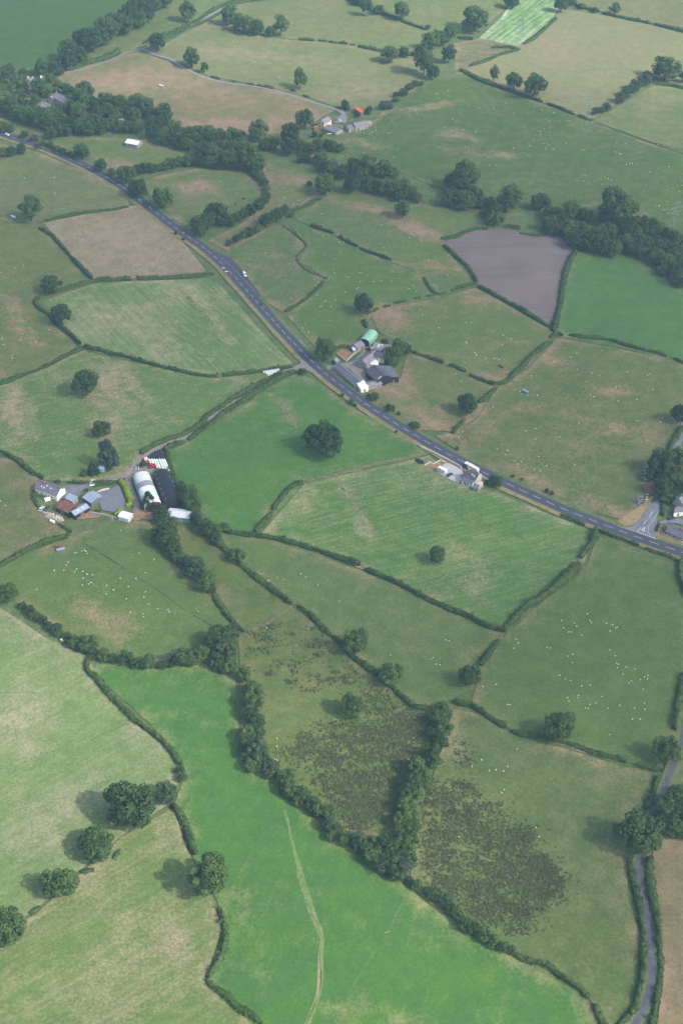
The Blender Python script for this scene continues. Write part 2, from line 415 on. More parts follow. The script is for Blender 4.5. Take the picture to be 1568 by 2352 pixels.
def sheet(name, poly, mat, up=None, step=5.0, smooth=True, rag=0.0, margin=0.0):
    """polygon in sheet coordinates laid on the terrain"""
    nfield[0] += 1
    if up is None: up = .003 * nfield[0]
    else: up += .0011 * (nfield[0] % 9)
    g = [wpt(p)[:2] for p in poly]
    b = []
    n = len(g)
    for i in range(n):
        a, c = g[i], g[(i + 1) % n]
        k = max(1, int(np.linalg.norm(c - a) / step))
        for t in range(k):
            q = a + (c - a) * t / k
            b.append(q + (rng.normal(size=2) * rag if rag else 0))
    b = np.array(b); nb = len(b)
    lo = b.min(0); hi = b.max(0)
    gx, gy = np.meshgrid(np.arange(lo[0], hi[0], step), np.arange(lo[1], hi[1], step))
    gp = np.stack([gx.ravel(), gy.ravel()], 1) + rng.uniform(-.2, .2, (gx.size, 2)) * step
    ins = np.zeros(len(gp), bool); j = nb - 1
    for i in range(nb):
        xi, yi = b[i]; xj, yj = b[j]
        c = ((yi > gp[:, 1]) != (yj > gp[:, 1])) & (gp[:, 0] < (xj - xi) * (gp[:, 1] - yi) / (yj - yi + 1e-12) + xi)
        ins ^= c; j = i
    gp = gp[ins]
    pts = np.vstack([b, gp])
    r = delaunay_2d_cdt([Vector(p) for p in pts], [(i, (i + 1) % nb) for i in range(nb)], [list(range(nb))], 1, 1e-4)
    vv = np.array([tuple(v) for v in r[0]]); ff = [f for f in r[2]]
    m = me_from(np.c_[vv, hgt(vv[:, 0], vv[:, 1]) + up], ff, name, smooth)
    if m.polygons and m.polygons[0].normal.z < 0: m.flip_normals()
    at_ = m.attributes.new('dry', 'FLOAT', 'POINT')
    dr = dryness(vv)
    if margin:
        q = np.vstack([g[i] + (g[(i + 1) % n] - g[i]) * t for i in range(n) for t in np.linspace(0, 1, max(2, int(np.linalg.norm(g[(i + 1) % n] - g[i]) / 1.5)))[:-1]])
        dd = np.full(len(vv), 1e9)
        for k in range(0, len(q), 200): dd = np.minimum(dd, np.sqrt(((vv[:, None] - q[None, k:k + 200]) ** 2).sum(-1)).min(1))
        wob = np.clip(.5 + .5 * np.sin(vv[:, 0] / 11. + 1.3) * np.cos(vv[:, 1] / 13.) + .35 * np.sin(vv[:, 0] / 4.1 - vv[:, 1] / 5.3), 0, 1)
        dr = np.maximum(dr, margin * np.exp(-(dd / 4.0) ** 2) * wob)
    at_.data.foreach_set('value', dr.astype(np.float32))
    o = obj(name, m, mat)
    o['kind'] = 'structure'
    return o
ST = (.205, .175, .098)       # dry straw
BR = (.235, .165, .105)       # sun-scorched turf
def fld(name, s, green, straw=ST, **k):
    green = (green[0] * 1.10, green[1] * 1.035, green[2] * .88)
    k.setdefault('stripe', .12); k.setdefault('wave', .1); k.setdefault('ang', len(GM) * .7)
    i = len(GM); GM[i] = grass('%s_turf_%d' % (name, i), green, straw, seed=i * 1.7, **k)
    return sheet(name, D(s) if isinstance(s, str) else s, GM[i], margin=.8)
PG = (.092, .135, .048)       # grazed pasture
fld('meadow_field', '-60,-60 330,-60 300,10 215,70 150,138 80,162 -60,172', (.058, .110, .032), patch=.15, mid=.1, fine=.1, base=0, stripe=.12, ang=.1, period=6)
fld('pasture_field', '300,30 440,-60 600,-60 520,20 480,45 335,103 300,118 200,153 160,152 215,112', (.085, .13, .045), base=.1)
fld('pasture_field', '345,118 400,90 480,48 530,72 650,90 760,98 880,122 960,140 985,180 945,195 890,235 870,250 790,250 690,217 600,197 470,170 390,135', (.115, .150, .062), base=.22)
fld('pasture_field', '480,45 530,20 640,-30 780,-30 870,36 1000,72 960,138 880,120 650,86 520,66', (.105, .140, .055), base=.2)
fld('pasture_field', '770,-60 1220,-60 1160,20 1090,78 1000,73 870,37', (.105, .145, .05), base=.15)
fld('cut_grass_field', '1205,-40 1300,-20 1270,40 1195,107 1100,88 1150,40', (.085, .185, .055), (.36, .42, .27), patch=.15, mid=.3, fine=.4, base=.2, stripe=.8, ang=R(-62), period=6.5, wave=.6)
fld('rough_field', '1040,100 1100,88 1195,107 1085,155 1045,162', (.10, .115, .06), base=.3, mid=.6)
fld('pasture_field', '1290,20 1400,38 1640,85 1640,200 1568,200 1500,175 1430,225 1365,272 1345,272 1250,236 1150,200 1070,160 1180,112 1260,52', (.150, .175, .082), base=.32, patch=.5)
fld('pasture_field', '1280,-80 1700,-80 1700,90 1560,62 1300,12', (.11, .135, .05), base=.25)
fld('pasture_field', '1365,276 1440,232 1500,197 1700,210 1700,380 1480,322', (.105, .150, .06), base=.15)
fld('hillside_field', '1060,165 1150,205 1250,240 1345,274 1370,281 1480,326 1700,400 1700,640 1500,500 1400,470 1250,490 1180,460 1000,430 900,390 790,345 760,310 850,285 890,245 950,200 1010,180', (.066, .112, .034), base=.03, patch=.25)
fld('dry_field', '130,172 200,152 310,121 350,128 450,172 600,205 700,222 770,252 740,268 690,305 560,310 400,300 390,260 300,220 220,225 150,205', (.105, .135, .052), BR, base=.3, patch=.5)
fld('pasture_field', '-60,255 0,270 140,312 300,318 450,360 380,390 250,390 190,352 120,332 0,302 -60,290', (.095, .14, .05), BR, base=.08)
fld('pasture_field', '-60,300 0,330 100,352 200,397 290,448 297,472 100,507 70,512 -60,502', (.100, .132, .055), base=.12)
fld('stubble_field', '100,511 200,491 320,470 340,482 414,548 483,634 300,642 215,642 160,582', (.148, .138, .082), (.235, .190, .128), base=.5, patch=.3, mid=.3, fine=.5, stripe=.15, ang=R(25), period=5)
fld('pasture_field', '-60,502 95,521 150,576 207,642 130,666 80,692 120,742 187,803 100,842 -60,900', (.095, .130, .048), BR, base=.05)
fld('mown_field', '98,692 215,652 300,646 478,639 508,658 586,746 672,836 500,866 400,852 190,801 160,766', (.098, .168, .062), (.27, .24, .15), base=.1, patch=.45, mid=.22, fine=.25, stripe=.7, ang=R(58), period=4, wave=.2)
fld('pasture_field', '-60,900 0,886 190,806 300,831 500,869 645,851 600,881 480,976 420,1011 330,1046 290,1092 200,1107 100,1102 50,1052 -60,1032', (.085, .152, .048), (.25, .205, .125), base=.08, patch=.4, mid=.35, fine=.4, stripe=.45, ang=R(-25), period=3, wave=.2)
fld('green_field', '680,858 720,872 800,932 900,987 985,1042 700,1107 650,1162 590,1227 500,1217 440,1152 400,1082 385,1042 440,1011 520,962 620,891', (.058, .142, .036), ST, base=-.02, patch=.3, mid=.25, fine=.2, stripe=.3, ang=R(-25))
fld('mown_field', '598,1228 700,1110 985,1046 1070,1117 1140,1132 1300,1197 1362,1222 1342,1292 1200,1402 1160,1452 1000,1377 830,1307 700,1252', (.072, .150, .045), (.25, .225, .125), base=.08, patch=.3, mid=.2, fine=.2, stripe=.6, ang=R(-24), period=3.2, wave=.2)
fld('pasture_field', '1370,1232 1460,1267 1600,1312 1600,1340 1590,1600 1552,1702 1502,1772 1430,1757 1280,1712 1180,1682 1080,1622 1100,1542 1160,1462 1240,1387 1347,1302', (.078, .128, .042), base=-.02, patch=.2, mid=.2)
fld('pasture_field', '510,1241 600,1231 830,1311 1000,1381 1156,1456 1146,1482 1082,1582 1000,1634 950,1622 900,1577 850,1537 780,1472 680,1397 560,1297', (.084, .132, .045), base=.04)
fld('pasture_field', '-60,1330 0,1302 160,1231 270,1196 345,1200 370,1270 440,1332 490,1362 546,1442 480,1502 350,1532 210,1502 100,1422 20,1372 -60,1350', (.080, .132, .044), BR, base=.02)
fld('pasture_field', '-60,1042 60,1062 100,1112 92,1162 160,1222 0,1301 -60,1320', (.085, .12, .045), BR, base=.12)
fld('rush_field', '405,1205 500,1246 560,1302 680,1399 780,1479 870,1562 960,1629 992,1642 960,1722 930,1852 900,1925 780,1910 700,1852 600,1752 555,1692 550,1502 545,1432 490,1352 420,1282', (.078, .120, .038), (.17, .135, .07), base=.08, mid=.5, fine=.3)
fld('pasture_field', '1040,1628 1100,1641 1180,1692 1290,1717 1430,1761 1502,1777 1490,1822 1440,1912 1440,2062 1470,2152 1460,2302 1400,2362 1370,2372 1330,2322 1200,2232 1050,2132 940,2032 955,1902 1000,1762', (.078, .118, .042), base=.04, patch=.3)
fld('lush_field', '200,1522 340,1537 470,1527 540,1562 550,1702 620,1792 780,1932 900,2012 1000,2092 1180,2202 1312,2272 1380,2382 1420,2480 560,2480 600,2410 560,2332 475,2250 515,2132 500,2072 440,1962 400,1852 426,1772 410,1732 320,1640 230,1560', (.052, .136, .026), (.20, .20, .09), base=-.06, patch=.3, mid=.2, fine=.16, stripe=.32, ang=R(-72), period=7, dark=(.046, .114, .032), wave=.3)
fld('pasture_field', '-80,1360 0,1395 100,1462 205,1512 230,1572 310,1662 390,1722 415,1772 395,1842 290,1912 180,2002 80,2092 -80,2185', (.116, .178, .070), (.25, .225, .15), base=.04, patch=.4, mid=.12, fine=.22, stripe=.55, ang=R(-38), period=5, wave=.12)
fld('pasture_field', '398,1856 430,1952 490,2072 510,2132 475,2242 560,2332 610,2420 600,2480 -120,2480 -120,2205 80,2102 280,1922', (.095, .150, .050), (.25, .21, .13), base=.09, patch=.45, mid=.15, fine=.25, stripe=.7, ang=R(-38), period=5, wave=.15)
fld('dry_field', '1498,1930 1700,1920 1700,2480 1490,2480 1522,2252 1500,2102', (.125, .125, .065), BR, base=.35, stripe=.15, ang=R(-80))
fld('pasture_field', '516,572 600,531 650,511 702,566 682,601 745,641 655,721 600,686 540,602', (.078, .128, .045), BR, base=.03)
fld('pasture_field', '658,506 690,514 770,546 890,601 950,621 986,666 1000,682 870,711 835,746 850,792 780,805 720,794 657,724 750,641 687,600 707,565', (.075, .132, .043), base=.0)
fld('pasture_field', '676,502 750,452 800,434 960,468 1110,492 1116,526 1020,552 1040,592 1092,656 1000,683 950,619 890,599 780,544', (.085, .132, .048), BR, base=.04)
fld('curved_field', '325,425 360,405 450,388 560,394 602,430 592,470 520,512 450,537 400,502 360,462', (.085, .132, .047), BR, base=.08)
fld('pasture_field', '600,378 700,398 745,440 670,492 600,522 515,572 478,552 560,512 612,462 612,420', (.092, .128, .05), BR, base=.15)
fld('river_meadow', '600,350 720,355 760,410 700,412 620,387', (.085, .125, .045), base=.08)
M['soil'] = soil('ploughed_soil', (.118, .092, .086), (.178, .146, .138), R(75))
sheet('ploughed_field', D('1018,556 1100,526 1170,529 1292,547 1317,576 1291,661 1263,747 1100,661 1060,602'), M['soil'])
fld('green_field', '1320,578 1450,585 1568,670 1700,720 1700,870 1440,802 1279,771 1290,682', (.064, .138, .046), base=-.06, patch=.15, mid=.2, fine=.15, stripe=.3, ang=R(40), period=4)
fld('pasture_field', '848,714 1000,686 1092,661 1262,756 1272,771 1200,851 1140,887 1040,847 940,802 870,762', (.088, .132, .048), BR, base=.06)
fld('pasture_field', '935,808 1050,851 1136,891 1100,952 1050,992 960,987 870,932 845,902 920,868', (.088, .128, .048), BR, base=.1)
fld('pasture_field', '1139,891 1210,851 1281,776 1440,806 1568,832 1640,850 1568,952 1530,1062 1470,1152 1462,1202 1300,1162 1180,1112 1060,1042 1000,1002 1050,992 1096,961', (.085, .122, .046), BR, base=.06)
fld('river_meadow', '1100,600 1200,535 1260,500 1290,548 1170,529', (.10, .10, .055), BR, base=.3) if False else None

# ------------------------------------------------------------------ roads and tracks
def road_strip(name, pts, width, mat, up, jit=.08, step=4.0, w0=None, w1=None):
    g = path_w(pts, step)
    m = ribbon_mesh(g, -width / 2 if w0 is None else w0, width / 2 if w1 is None else w1, up, 4, jit)
    m.polygons.foreach_set('use_smooth', [True] * len(m.polygons))
    o = obj(name, m, mat); o['kind'] = 'structure'
    return o, g
MAIN = (P(0, 0, '-120,880 0,920 60,940 150,970 300,1015 430,1070 560,1130') + P(0, 1, '650,0 740,50 840,112 890,147 960,200 1040,262 1128,332 1214,399 1306,463 1400,530 1485,600 1530,640')
        + P(1, 1, '22,705 97,788 168,868 238,948 310,1030 385,1115') + P(1, 2, '465,22 542,103 627,183 730,270 842,356 962,441 1090,527 1228,613 1373,698 1525,784')
        + P(2, 2, '200,908 375,994 558,1076 748,1160') + P(2, 3, '948,63 1153,140 1367,216 1568,285 1700,330'))
VERGE = grass('dry_verge', (.11, .135, .05), (.27, .205, .105), .3, .4, .3, .55, seed=4.4)
VERGE2 = grass('green_verge', (.085, .135, .045), (.22, .18, .1), .3, .4, .3, .2, seed=5.4)
o, gmain = road_strip('verge', MAIN, 0, VERGE, .26, .35, w0=-7.2, w1=-3.4)
o, _ = road_strip('verge', MAIN, 0, VERGE2, .27, .35, w0=3.4, w1=6.6)
main, gmain = road_strip('main_road', MAIN, 7.6, M['asphalt'], .34, .04)
def on_main(c, r, s):
    return [wpt(p)[:2] for p in P(c, r, s)]
def mark(pos, ang, ln, wd, parent, up=.40, name='road_marking', shape=None):
    m = MB()
    if shape is None: shape = [(-ln / 2, -wd / 2), (ln / 2, -wd / 2), (ln / 2, wd / 2), (-ln / 2, wd / 2)]
    c, s = math.cos(ang), math.sin(ang)
    v = []
    for x, y in shape:
        q = (pos[0] + x * c - y * s, pos[1] + x * s + y * c); v.append((q[0], q[1], float(hgt(*q)) + up))
    m.add(v, [list(range(len(v)))])
    return obj(name, m.mesh(), M['paint'], parent)
dash = (on_main(0, 0, '100,955 300,1018 400,1058 480,1096 560,1132 620,1160') + on_main(0, 1, '740,50 780,75 820,100 860,126') + on_main(0, 1, '1040,262 1085,298 1128,332 1170,365 1214,399 1260,433 1306,463 1353,495 1400,530 1443,565 1485,600 1524,635')
        + on_main(1, 1, '22,705 60,745 97,788 133,828 168,868 202,908 238,948 274,990 310,1030 347,1073 385,1115 425,1158')
        + on_main(1, 2, '465,22 505,65 542,103 582,140 627,183 678,227 730,270 785,311 842,356 902,399 962,441 1024,485 1090,527 1158,570 1228,613 1300,655 1373,698 1448,741 1525,784')
        + on_main(2, 2, '37,825 118,868 203,910 288,952 375,994 465,1035 558,1076 652,1118 748,1160') + on_main(2, 3, '847,23 948,63 1050,102 1153,140 1258,179 1367,216 1478,253 1590,292'))
tm, nm = normals2(gmain)
for q in dash:
    k = int(np.argmin(((gmain - q) ** 2).sum(1)))
    mark(q, math.atan2(tm[k][1], tm[k][0]), 5.4, .2, main, name='centre_dash')
# lay-by beside the main road, dotted edge and slow lettering
lay = sheet('lay_by', P(0, 1, '1480,560 1530,575 1568,595') + P(1, 1, '30,610 110,700 170,780 215,838 228,868 206,868 150,800 80,720 0,640') , M['asphalt'], .325, 4.0)
for i in range(20):
    a = np.array(wpt(P(1, 1, '-40,605')[0])[:2]); b = np.array(wpt(P(1, 1, '200,850')[0])[:2])
    t = (i + .5) / 20; q = a + (b - a) * t; n_ = np.array((-(b - a)[1], (b - a)[0])); n_ /= np.linalg.norm(n_)
    q = q + n_ * (1.2 * math.sin(math.pi * t))
    mark(q, math.atan2(*(b - a)[::-1]), 1.1, .22, main, name='edge_dash', up=.37)
def poly_mark(c, r, s, up=.372, name='road_lettering'):
    v = [wpt(p) + np.array((0, 0, up)) for p in P(c, r, s)]
    m = MB(); m.add(v, [list(range(len(v)))]); return obj(name, m.mesh(), M['paint'], main)
for c_, s_ in (((218, 605), 'M'), ((305, 700), 'S')):
    for i in range(4):
        x0 = 225 + (0 if s_ == 'M' else 88) + i * 22; y0 = 625 + (0 if s_ == 'M' else 98) - i * 2
        f = lambda x, y: [(600 + x / 9.8) * .81667, (690 + y / 9.8) * .81667]
        pts = [f(x0, y0), f(x0 + 13, y0 - 4), f(x0 + 36, y0 + 26), f(x0 + 22, y0 + 30)] if s_ == 'M' else [f(x0, y0), f(x0 + 14, y0 - 6), f(x0 + 40, y0 + 20), f(x0 + 25, y0 + 27)]
        m = MB(); m.add([wpt(p) + np.array((0, 0, .372)) for p in pts], [[0, 1, 2, 3]]); obj('slow_lettering', m.mesh(), M['paint'], main)
# side road with its junction
SIDE = Z('junc', '660,2010 700,1900 760,1770 830,1650 890,1520 950,1380 985,1300 1080,1060 1140,800 1185,560 1235,430 1300,290 1400,100 1480,-60')
side, gside = road_strip('side_road', SIDE, 5.6, M['old_asphalt'], .32, .06)
sheet('junction_bellmouth', Z('junc', '330,1880 470,1860 580,1780 700,1600 800,1450 960,1450 960,1560 900,1680 900,1800 880,1900 880,2060 900,2105 700,2020'), M['old_asphalt'], .315, 3.0)
def zz(k, s): return [wpt(p)[:2] for p in Z(k, s)]
a, b = zz('junc', '560,1970 895,2090')
for i in range(10):
    q = a + (b - a) * (i + .5) / 10
    mark(q, math.atan2(*(b - a)[::-1]), .75, .5, side, .385, 'give_way_dash')
a, b = zz('junc', '220,1858 540,1965')
for i in range(11):
    q = a + (b - a) * (i + .5) / 11
    mark(q, math.atan2(*(b - a)[::-1]), .8, .25, side, .385, 'give_way_dash')
for s_ in ('770,1705 832,1605', '668,1838 726,1752', '560,1962 622,1892'):
    a, b = zz('junc', s_); mark((a + b) / 2, math.atan2(*(b - a)[::-1]), np.linalg.norm(b - a), .25, side, .385, 'centre_dash')
tri = zz('junc', '640,1935 682,1955 690,1880')
for i in range(3):
    a, b = tri[i], tri[(i + 1) % 3]; mark((a + b) / 2, math.atan2(*(b - a)[::-1]), np.linalg.norm(b - a), .35, side, .386 + .002 * i, 'give_way_triangle')
e = zz('junc', '780,2030 745,1940 760,1860 820,1780 880,1690 940,1590')
for i in range(5):
    a, b = e[i], e[i + 1]; mark((a + b) / 2, math.atan2(*(b - a)[::-1]), np.linalg.norm(b - a), .15, side, .392 + .002 * i, 'edge_line')
STRIP = P(1, 4, '390,880 430,1000 470,1176') + P(1, 5, '500,120 540,260 590,400 640,520 658,600 650,700 650,820 640,950 600,1080 560,1176 530,1260')
road_strip('uncut_grass_strip', STRIP, 0, grass('uncut_strip', (.105, .185, .052), (.21, .21, .10), .3, .5, .5, .15, seed=8.1), .12, .5, 3.0, -.9, .6)
road_strip('bare_strip', STRIP[3:], 0, grass('bare_strip', (.10, .15, .05), (.25, .20, .13), .3, .5, .5, .5, seed=9.1), .115, .5, 3.0, -1.6, -.85)
PATHM = grass('trodden_grass', (.055, .085, .032), (.15, .12, .07), .2, .5, .5, .1, seed=3.3)
road_strip('sheep_path', P(0, 3, '560,210 610,232 740,312 900,422 1080,532 1230,642 1350,722 1470,787'), 1.0, PATHM, .12, .25, 3.0)
road_strip('sheep_path', P(1, 3, '110,865 200,802 300,752 400,682 450,642'), 1.2, grass('muddy_path', (.08, .09, .05), (.19, .14, .10), .2, .5, .5, .6, seed=3.9), .12, .3, 3.0)
road_strip('field_line', P(1, 5, '1270,235 1180,390 1095,560 1000,700 830,960'), .7, grass('worn_line', (.065, .15, .045), (.12, .16, .06), .2, .4, .4, .2, seed=2.9), .12, .2, 3.0)
road_strip('field_line', P(2, 0, '960,850 1100,890 1240,940 1400,1000 1568,1060 1700,1100'), 1.6, PATHM, .14, .3, 4.0)
WORN = grass('worn_straw', (.105, .15, .055), (.235, .195, .115), .4, .7, .6, .45, seed=6.2)
for c_, r_, s_, w_ in ((1, 2, '735,920 770,985 810,1040 860,1110 900,1176 950,1240 1010,1290', 2.2), (0, 1, '1250,830 1320,900 1400,985 1470,1070 1540,1160', 2.4), (0, 1, '1010,850 1070,910 1130,990 1200,1050', 1.8), (0, 1, '10,850 60,920 110,990 170,1070 240,1120', 3.6), (1, 2, '320,370 380,450 430,530 475,600', 1.6)):
    road_strip('worn_track', P(c_, r_, s_), w_, WORN, .15, 1.1, 2.0)
# lanes and farm tracks
LANE = P(2, 4, '1600,150 1575,290 1560,400 1535,480 1500,570 1450,700 1410,800 1370,900 1320,1000 1290,1090') + P(2, 5, '1275,30 1255,100 1268,200 1298,320 1320,440 1338,560 1348,680 1352,790 1342,900 1322,1000 1288,1090 1240,1176 1180,1260')
lane, glane = road_strip('lane', LANE, 2.9, M['lane'], .25, .15)
road_strip('verge', LANE, 0, VERGE2, .2, .3, w0=-3.2, w1=3.4)
TRK = P(1, 2, '590,195 520,190 450,195 380,215 250,300 130,370 0,440') + P(0, 2, '1440,540 1350,620 1280,665 1150,715 1050,755 960,830 900,890')
road_strip('farm_track', TRK, 3.4, M['track'], .25, .25)
sheet('track_entrance', P(1, 2, '505,115 560,170 615,215 560,205 500,195 455,200 450,180 500,160'), M['gravel'], .29, 4)
road_strip('farm_track', P(0, 2, '900,890 870,920 800,955 720,968 640,985 580,1005 520,1015'), 3.6, M['track'], .27, .25)
road_strip('farm_track', P(0, 2, '890,905 885,960 905,1030 930,1100 945,1160') + P(0, 3, '930,40'), 3.6, M['track'], .255, .3)
road_strip('field_track', P(0, 0, '1640,20 1560,45 1440,112 1330,172 1200,238 1120,275 1050,310 985,335'), 3.2, M['track'], .24, .2)
road_strip('field_track', P(0, 0, '1000,330 930,350 840,382 760,415 700,440 600,470 500,490 440,500'), 2.4, M['gravel'], .25, .25)
road_strip('field_track', P(0, 0, '960,335 1010,350 1090,385 1180,410 1250,460 1350,510 1500,560') + P(1, 0, '0,572 200,600 400,645 520,685 620,715 720,745 780,772 805,800 790,835'), 3.2, M['gravel'], .26, .25)
sheet('farmyard', Z('hill', '640,250 700,240 770,290 800,370 830,440 840,520 780,600 700,560 560,600 500,560 520,470 620,430 690,390'), M['gravel'], .3, 3, rag=.3)
sheet('farmyard', Z('farm', '210,770 430,750 660,530 860,280 880,240 900,280 740,470 640,590 560,720 640,900 720,960 690,1080 600,1080 430,900 290,800'), M['track'], .3, 3, rag=.3)
sheet('farmyard', Z('farm', '440,750 640,600 660,620 560,700 470,790'), M['old_asphalt'], .33, 3)
sheet('farmyard_approach', Z('farm', '0,800 110,810 200,760 260,790 140,850 60,880 -10,880'), M['gravel'], .31, 3)
sheet('bare_garden', Z('farm', '160,580 270,520 380,540 470,590 400,660 310,720 200,640'), M['earth'], .33, 3, rag=.3)
sheet('house_yard', Z('road', '480,215 560,230 770,335 800,430 720,590 530,505 400,430 290,350 390,290'), M['pale_yard'], .3, 3)
sheet('bare_terrace', Z('road', '110,260 190,200 250,240 380,165 490,215 390,300 290,350 160,300'), M['earth'], .29, 3, rag=.2)
sheet('tarmac_yard', Z('yard', '1000,350 1180,300 1335,240 1400,400 1450,530 1440,590 1280,640 1080,600 1040,480'), M['blue_yard'], .31, 3)
sheet('farmyard', Z('yard', '480,250 700,235 900,215 1000,215 880,270 800,320 740,420 600,440 480,440 460,360'), M['old_asphalt'], .3, 3, rag=.3)
sheet('farmyard', Z('barns', '200,560 330,480 460,520 640,520 720,560 600,650 420,620 230,680 130,760 0,700'), M['track'], .3, 3, rag=.3)
sheet('farmyard', Z('barns', '230,1380 400,1380 640,1430 660,1600 420,1560 300,1620 230,1560'), M['earth'], .3, 3, rag=.3)
sheet('bare_garden', Z('yard', '650,640 880,610 1080,680 1000,720 720,750'), M['earth'], .3, 3, rag=.3)
sheet('rough_garden', Z('yard', '90,330 160,340 420,440 420,560 580,640 560,740 380,680 260,600 150,560 110,460'), VERGE2, .3, 3, rag=.3)
sheet('dry_garden', Z('yard', '680,160 760,130 1000,110 1060,130 1000,180 760,190'), VERGE, .32, 3, rag=.3)
sheet('side_drive', Z('junc', '930,1800 1000,1760 1100,1700 1250,1720 1362,1760 1362,1840 1150,1800 960,1830'), M['old_asphalt'], .31, 3)
sheet('roadside_verge', Z('junc', '330,1860 480,1840 600,1750 700,1590 870,1330 800,1330 640,1480 480,1600 300,1700 200,1780'), VERGE, .305, 3, rag=.2)
sheet('roadside_verge', Z('junc', '870,1960 900,1880 960,1830 1010,1960 1362,2080 1362,2200 1100,2130 920,2090'), VERGE, .305, 3, rag=.2)

# ------------------------------------------------------------------ trees
def crown_pts(kind, sd):
    g = np.random.default_rng(sd)
    C = []; Rl = []
    if kind in ('oak', 'bush', 'tall'):
        n = int({'oak': 62, 'bush': 44, 'tall': 48}[kind] * g.uniform(.72, 1.08))
        zc, hz = {'oak': (.54, .45), 'bush': (.46, .50), 'tall': (.55, .45)}[kind]
        az = g.uniform(0, 6.283); lop = g.uniform(.06, .22)
        for i in range(n * 4):
            if len(C) >= n: break
            v = g.normal(size=3); v /= np.linalg.norm(v)
            if v[2] < -.75: continue
            r = g.uniform(.66, .86) if i % 5 else g.uniform(.2, .6)
            wob = 1 + lop * math.cos(2 * math.atan2(v[1], v[0]) + az) + .14 * math.sin(3 * math.atan2(v[1], v[0]) + 2 * az) * (.5 + v[2])
            taper = 1.0 if kind != 'tall' else (1 - .35 * max(0, v[2]))
            c = np.array((v[0] * .5 * r * wob * taper, v[1] * .5 * r * wob * taper, zc + v[2] * hz * r * (1.08 if v[2] > 0 else .9)))
            C.append(c); Rl.append(g.uniform(.095, .165) * (1.12 if kind == 'bush' else 1))
    elif kind == 'cone':
        for i in range(40):
            z = g.uniform(.08, .97); rr = .5 * (1 - z) ** .8 + .03; a = g.uniform(0, 6.283); q = g.uniform(.5, .9)
            C.append(np.array((rr * q * math.cos(a), rr * q * math.sin(a), z))); Rl.append(.06 + .09 * (1 - z))
    elif kind == 'pine':
        for i in range(48):
            z = g.uniform(.15, .95); rr = .48 * (1 - abs(z - .4) ** 1.5 * 1.2); a = g.uniform(0, 6.283); q = g.uniform(.3, .95)
            C.append(np.array((rr * q * math.cos(a), rr * q * math.sin(a), z))); Rl.append(g.uniform(.08, .14))
    return np.array(C), np.array(Rl), g
def crown_mesh(kind, sd):
    C, Rl, g = crown_pts(kind, sd)
    per = {'oak': 150, 'bush': 160, 'tall': 140, 'cone': 120, 'pine': 150}[kind]
    P_, N_, S_ = [], [], []
    for c, r in zip(C, Rl):
        v = g.normal(size=(per, 3)); v /= np.linalg.norm(v, axis=1, keepdims=True)
        p = c + v * np.array((r, r, r * .85)) * g.uniform(.75, 1.08, (per, 1))
        keep = np.ones(per, bool)
        for c2, r2 in zip(C, Rl):
            if c2 is c: continue
            keep &= ((p - c2) ** 2).sum(1) > (r2 * .72) ** 2
        keep &= (p[:, 2] > .03)
        p = p[keep]; v = v[keep]
        P_.append(p); N_.append(v + g.normal(size=v.shape) * .40 + np.array((0, 0, .45))); S_.append(g.uniform(.014, .031, len(p)))
    P_ = np.vstack(P_); N_ = np.vstack(N_); S_ = np.concatenate(S_)
    V, F = leaf_quads(P_, N_, S_)
    return quads_mesh(V, F, 'crown')
def trunk_mesh(kind, sd):
    C, Rl, g = crown_pts(kind, sd)
    m = MB()
    th = {'oak': .34, 'bush': .14, 'tall': .38, 'cone': .8, 'pine': .8}[kind]; r = {'oak': .038, 'bush': .022, 'tall': .026, 'cone': .02, 'pine': .024}[kind]
    m.tube((0, 0, -.06), (0, 0, .04), r * 1.5, r * 1.05, 8); m.tube((0, 0, .04), (.005, .004, th), r * 1.05, r * .75, 8)
    for c in C[np.argsort(g.uniform(size=len(C)))[:9]]:
        b = (.005, .004, th * g.uniform(.7, 1.0)) if kind not in ('cone', 'pine') else (0, 0, c[2] * .9)
        mid = ((b[0] + c[0]) * .5 * .9, (b[1] + c[1]) * .5 * .9, (b[2] + c[2]) * .55)
        m.tube(b, mid, r * .5, r * .33, 5); m.tube(mid, tuple(c), r * .33, r * .1, 5)
    return m.mesh('trunk')
ARCH = {}
for kind, seeds, mt in (('oak', (1, 2, 3, 4, 5, 6, 7, 8, 9), 'oak'), ('bush', (11, 12, 13, 14, 17, 18), 'oak'), ('tall', (21, 22, 23), 'oak'), ('cone', (31, 32), 'conifer'), ('pine', (41,), 'pine')):
    ARCH[kind] = []
    for s in seeds:
        cm = crown_mesh(kind, s); cm.materials.append(M[mt])
        tm_ = trunk_mesh(kind, s); tm_.materials.append(M['bark'])
        ARCH[kind].append((cm, tm_))
ARCH['grey'] = []
for s in (15, 16):
    cm = crown_mesh('bush', s); cm.materials.append(M['grey_leaf']); tm_ = trunk_mesh('bush', s); tm_.materials.append(M['bark'])
    ARCH['grey'].append((cm, tm_))
ntree = [0]
def tree(px, py, wpx, kind='oak', ratio=.86, label='', cat='tree', group=None, name=None):
    s = scale_at(px, py)
    wm = wpx / s; h = wm * ratio
    b = at(px, py + .45 * h * CD * s)
    ntree[0] += 1
    cm, tm_ = ARCH[kind][ntree[0] % len(ARCH[kind])]
    nm_ = name or {'oak': 'broadleaf_tree', 'bush': 'bush', 'tall': 'tall_tree', 'cone': 'conifer_tree', 'pine': 'pine_tree', 'grey': 'willow_bush'}[kind]
    o = empty(nm_, b, random.uniform(0, 6.283))
    k = .98
    o.scale = (wm * k, wm * k * random.uniform(.93, 1.07), h * 1.04)
    obj('crown', cm, None, o); obj('trunk', tm_, None, o)
    tag(o, label, cat, group)
    return o
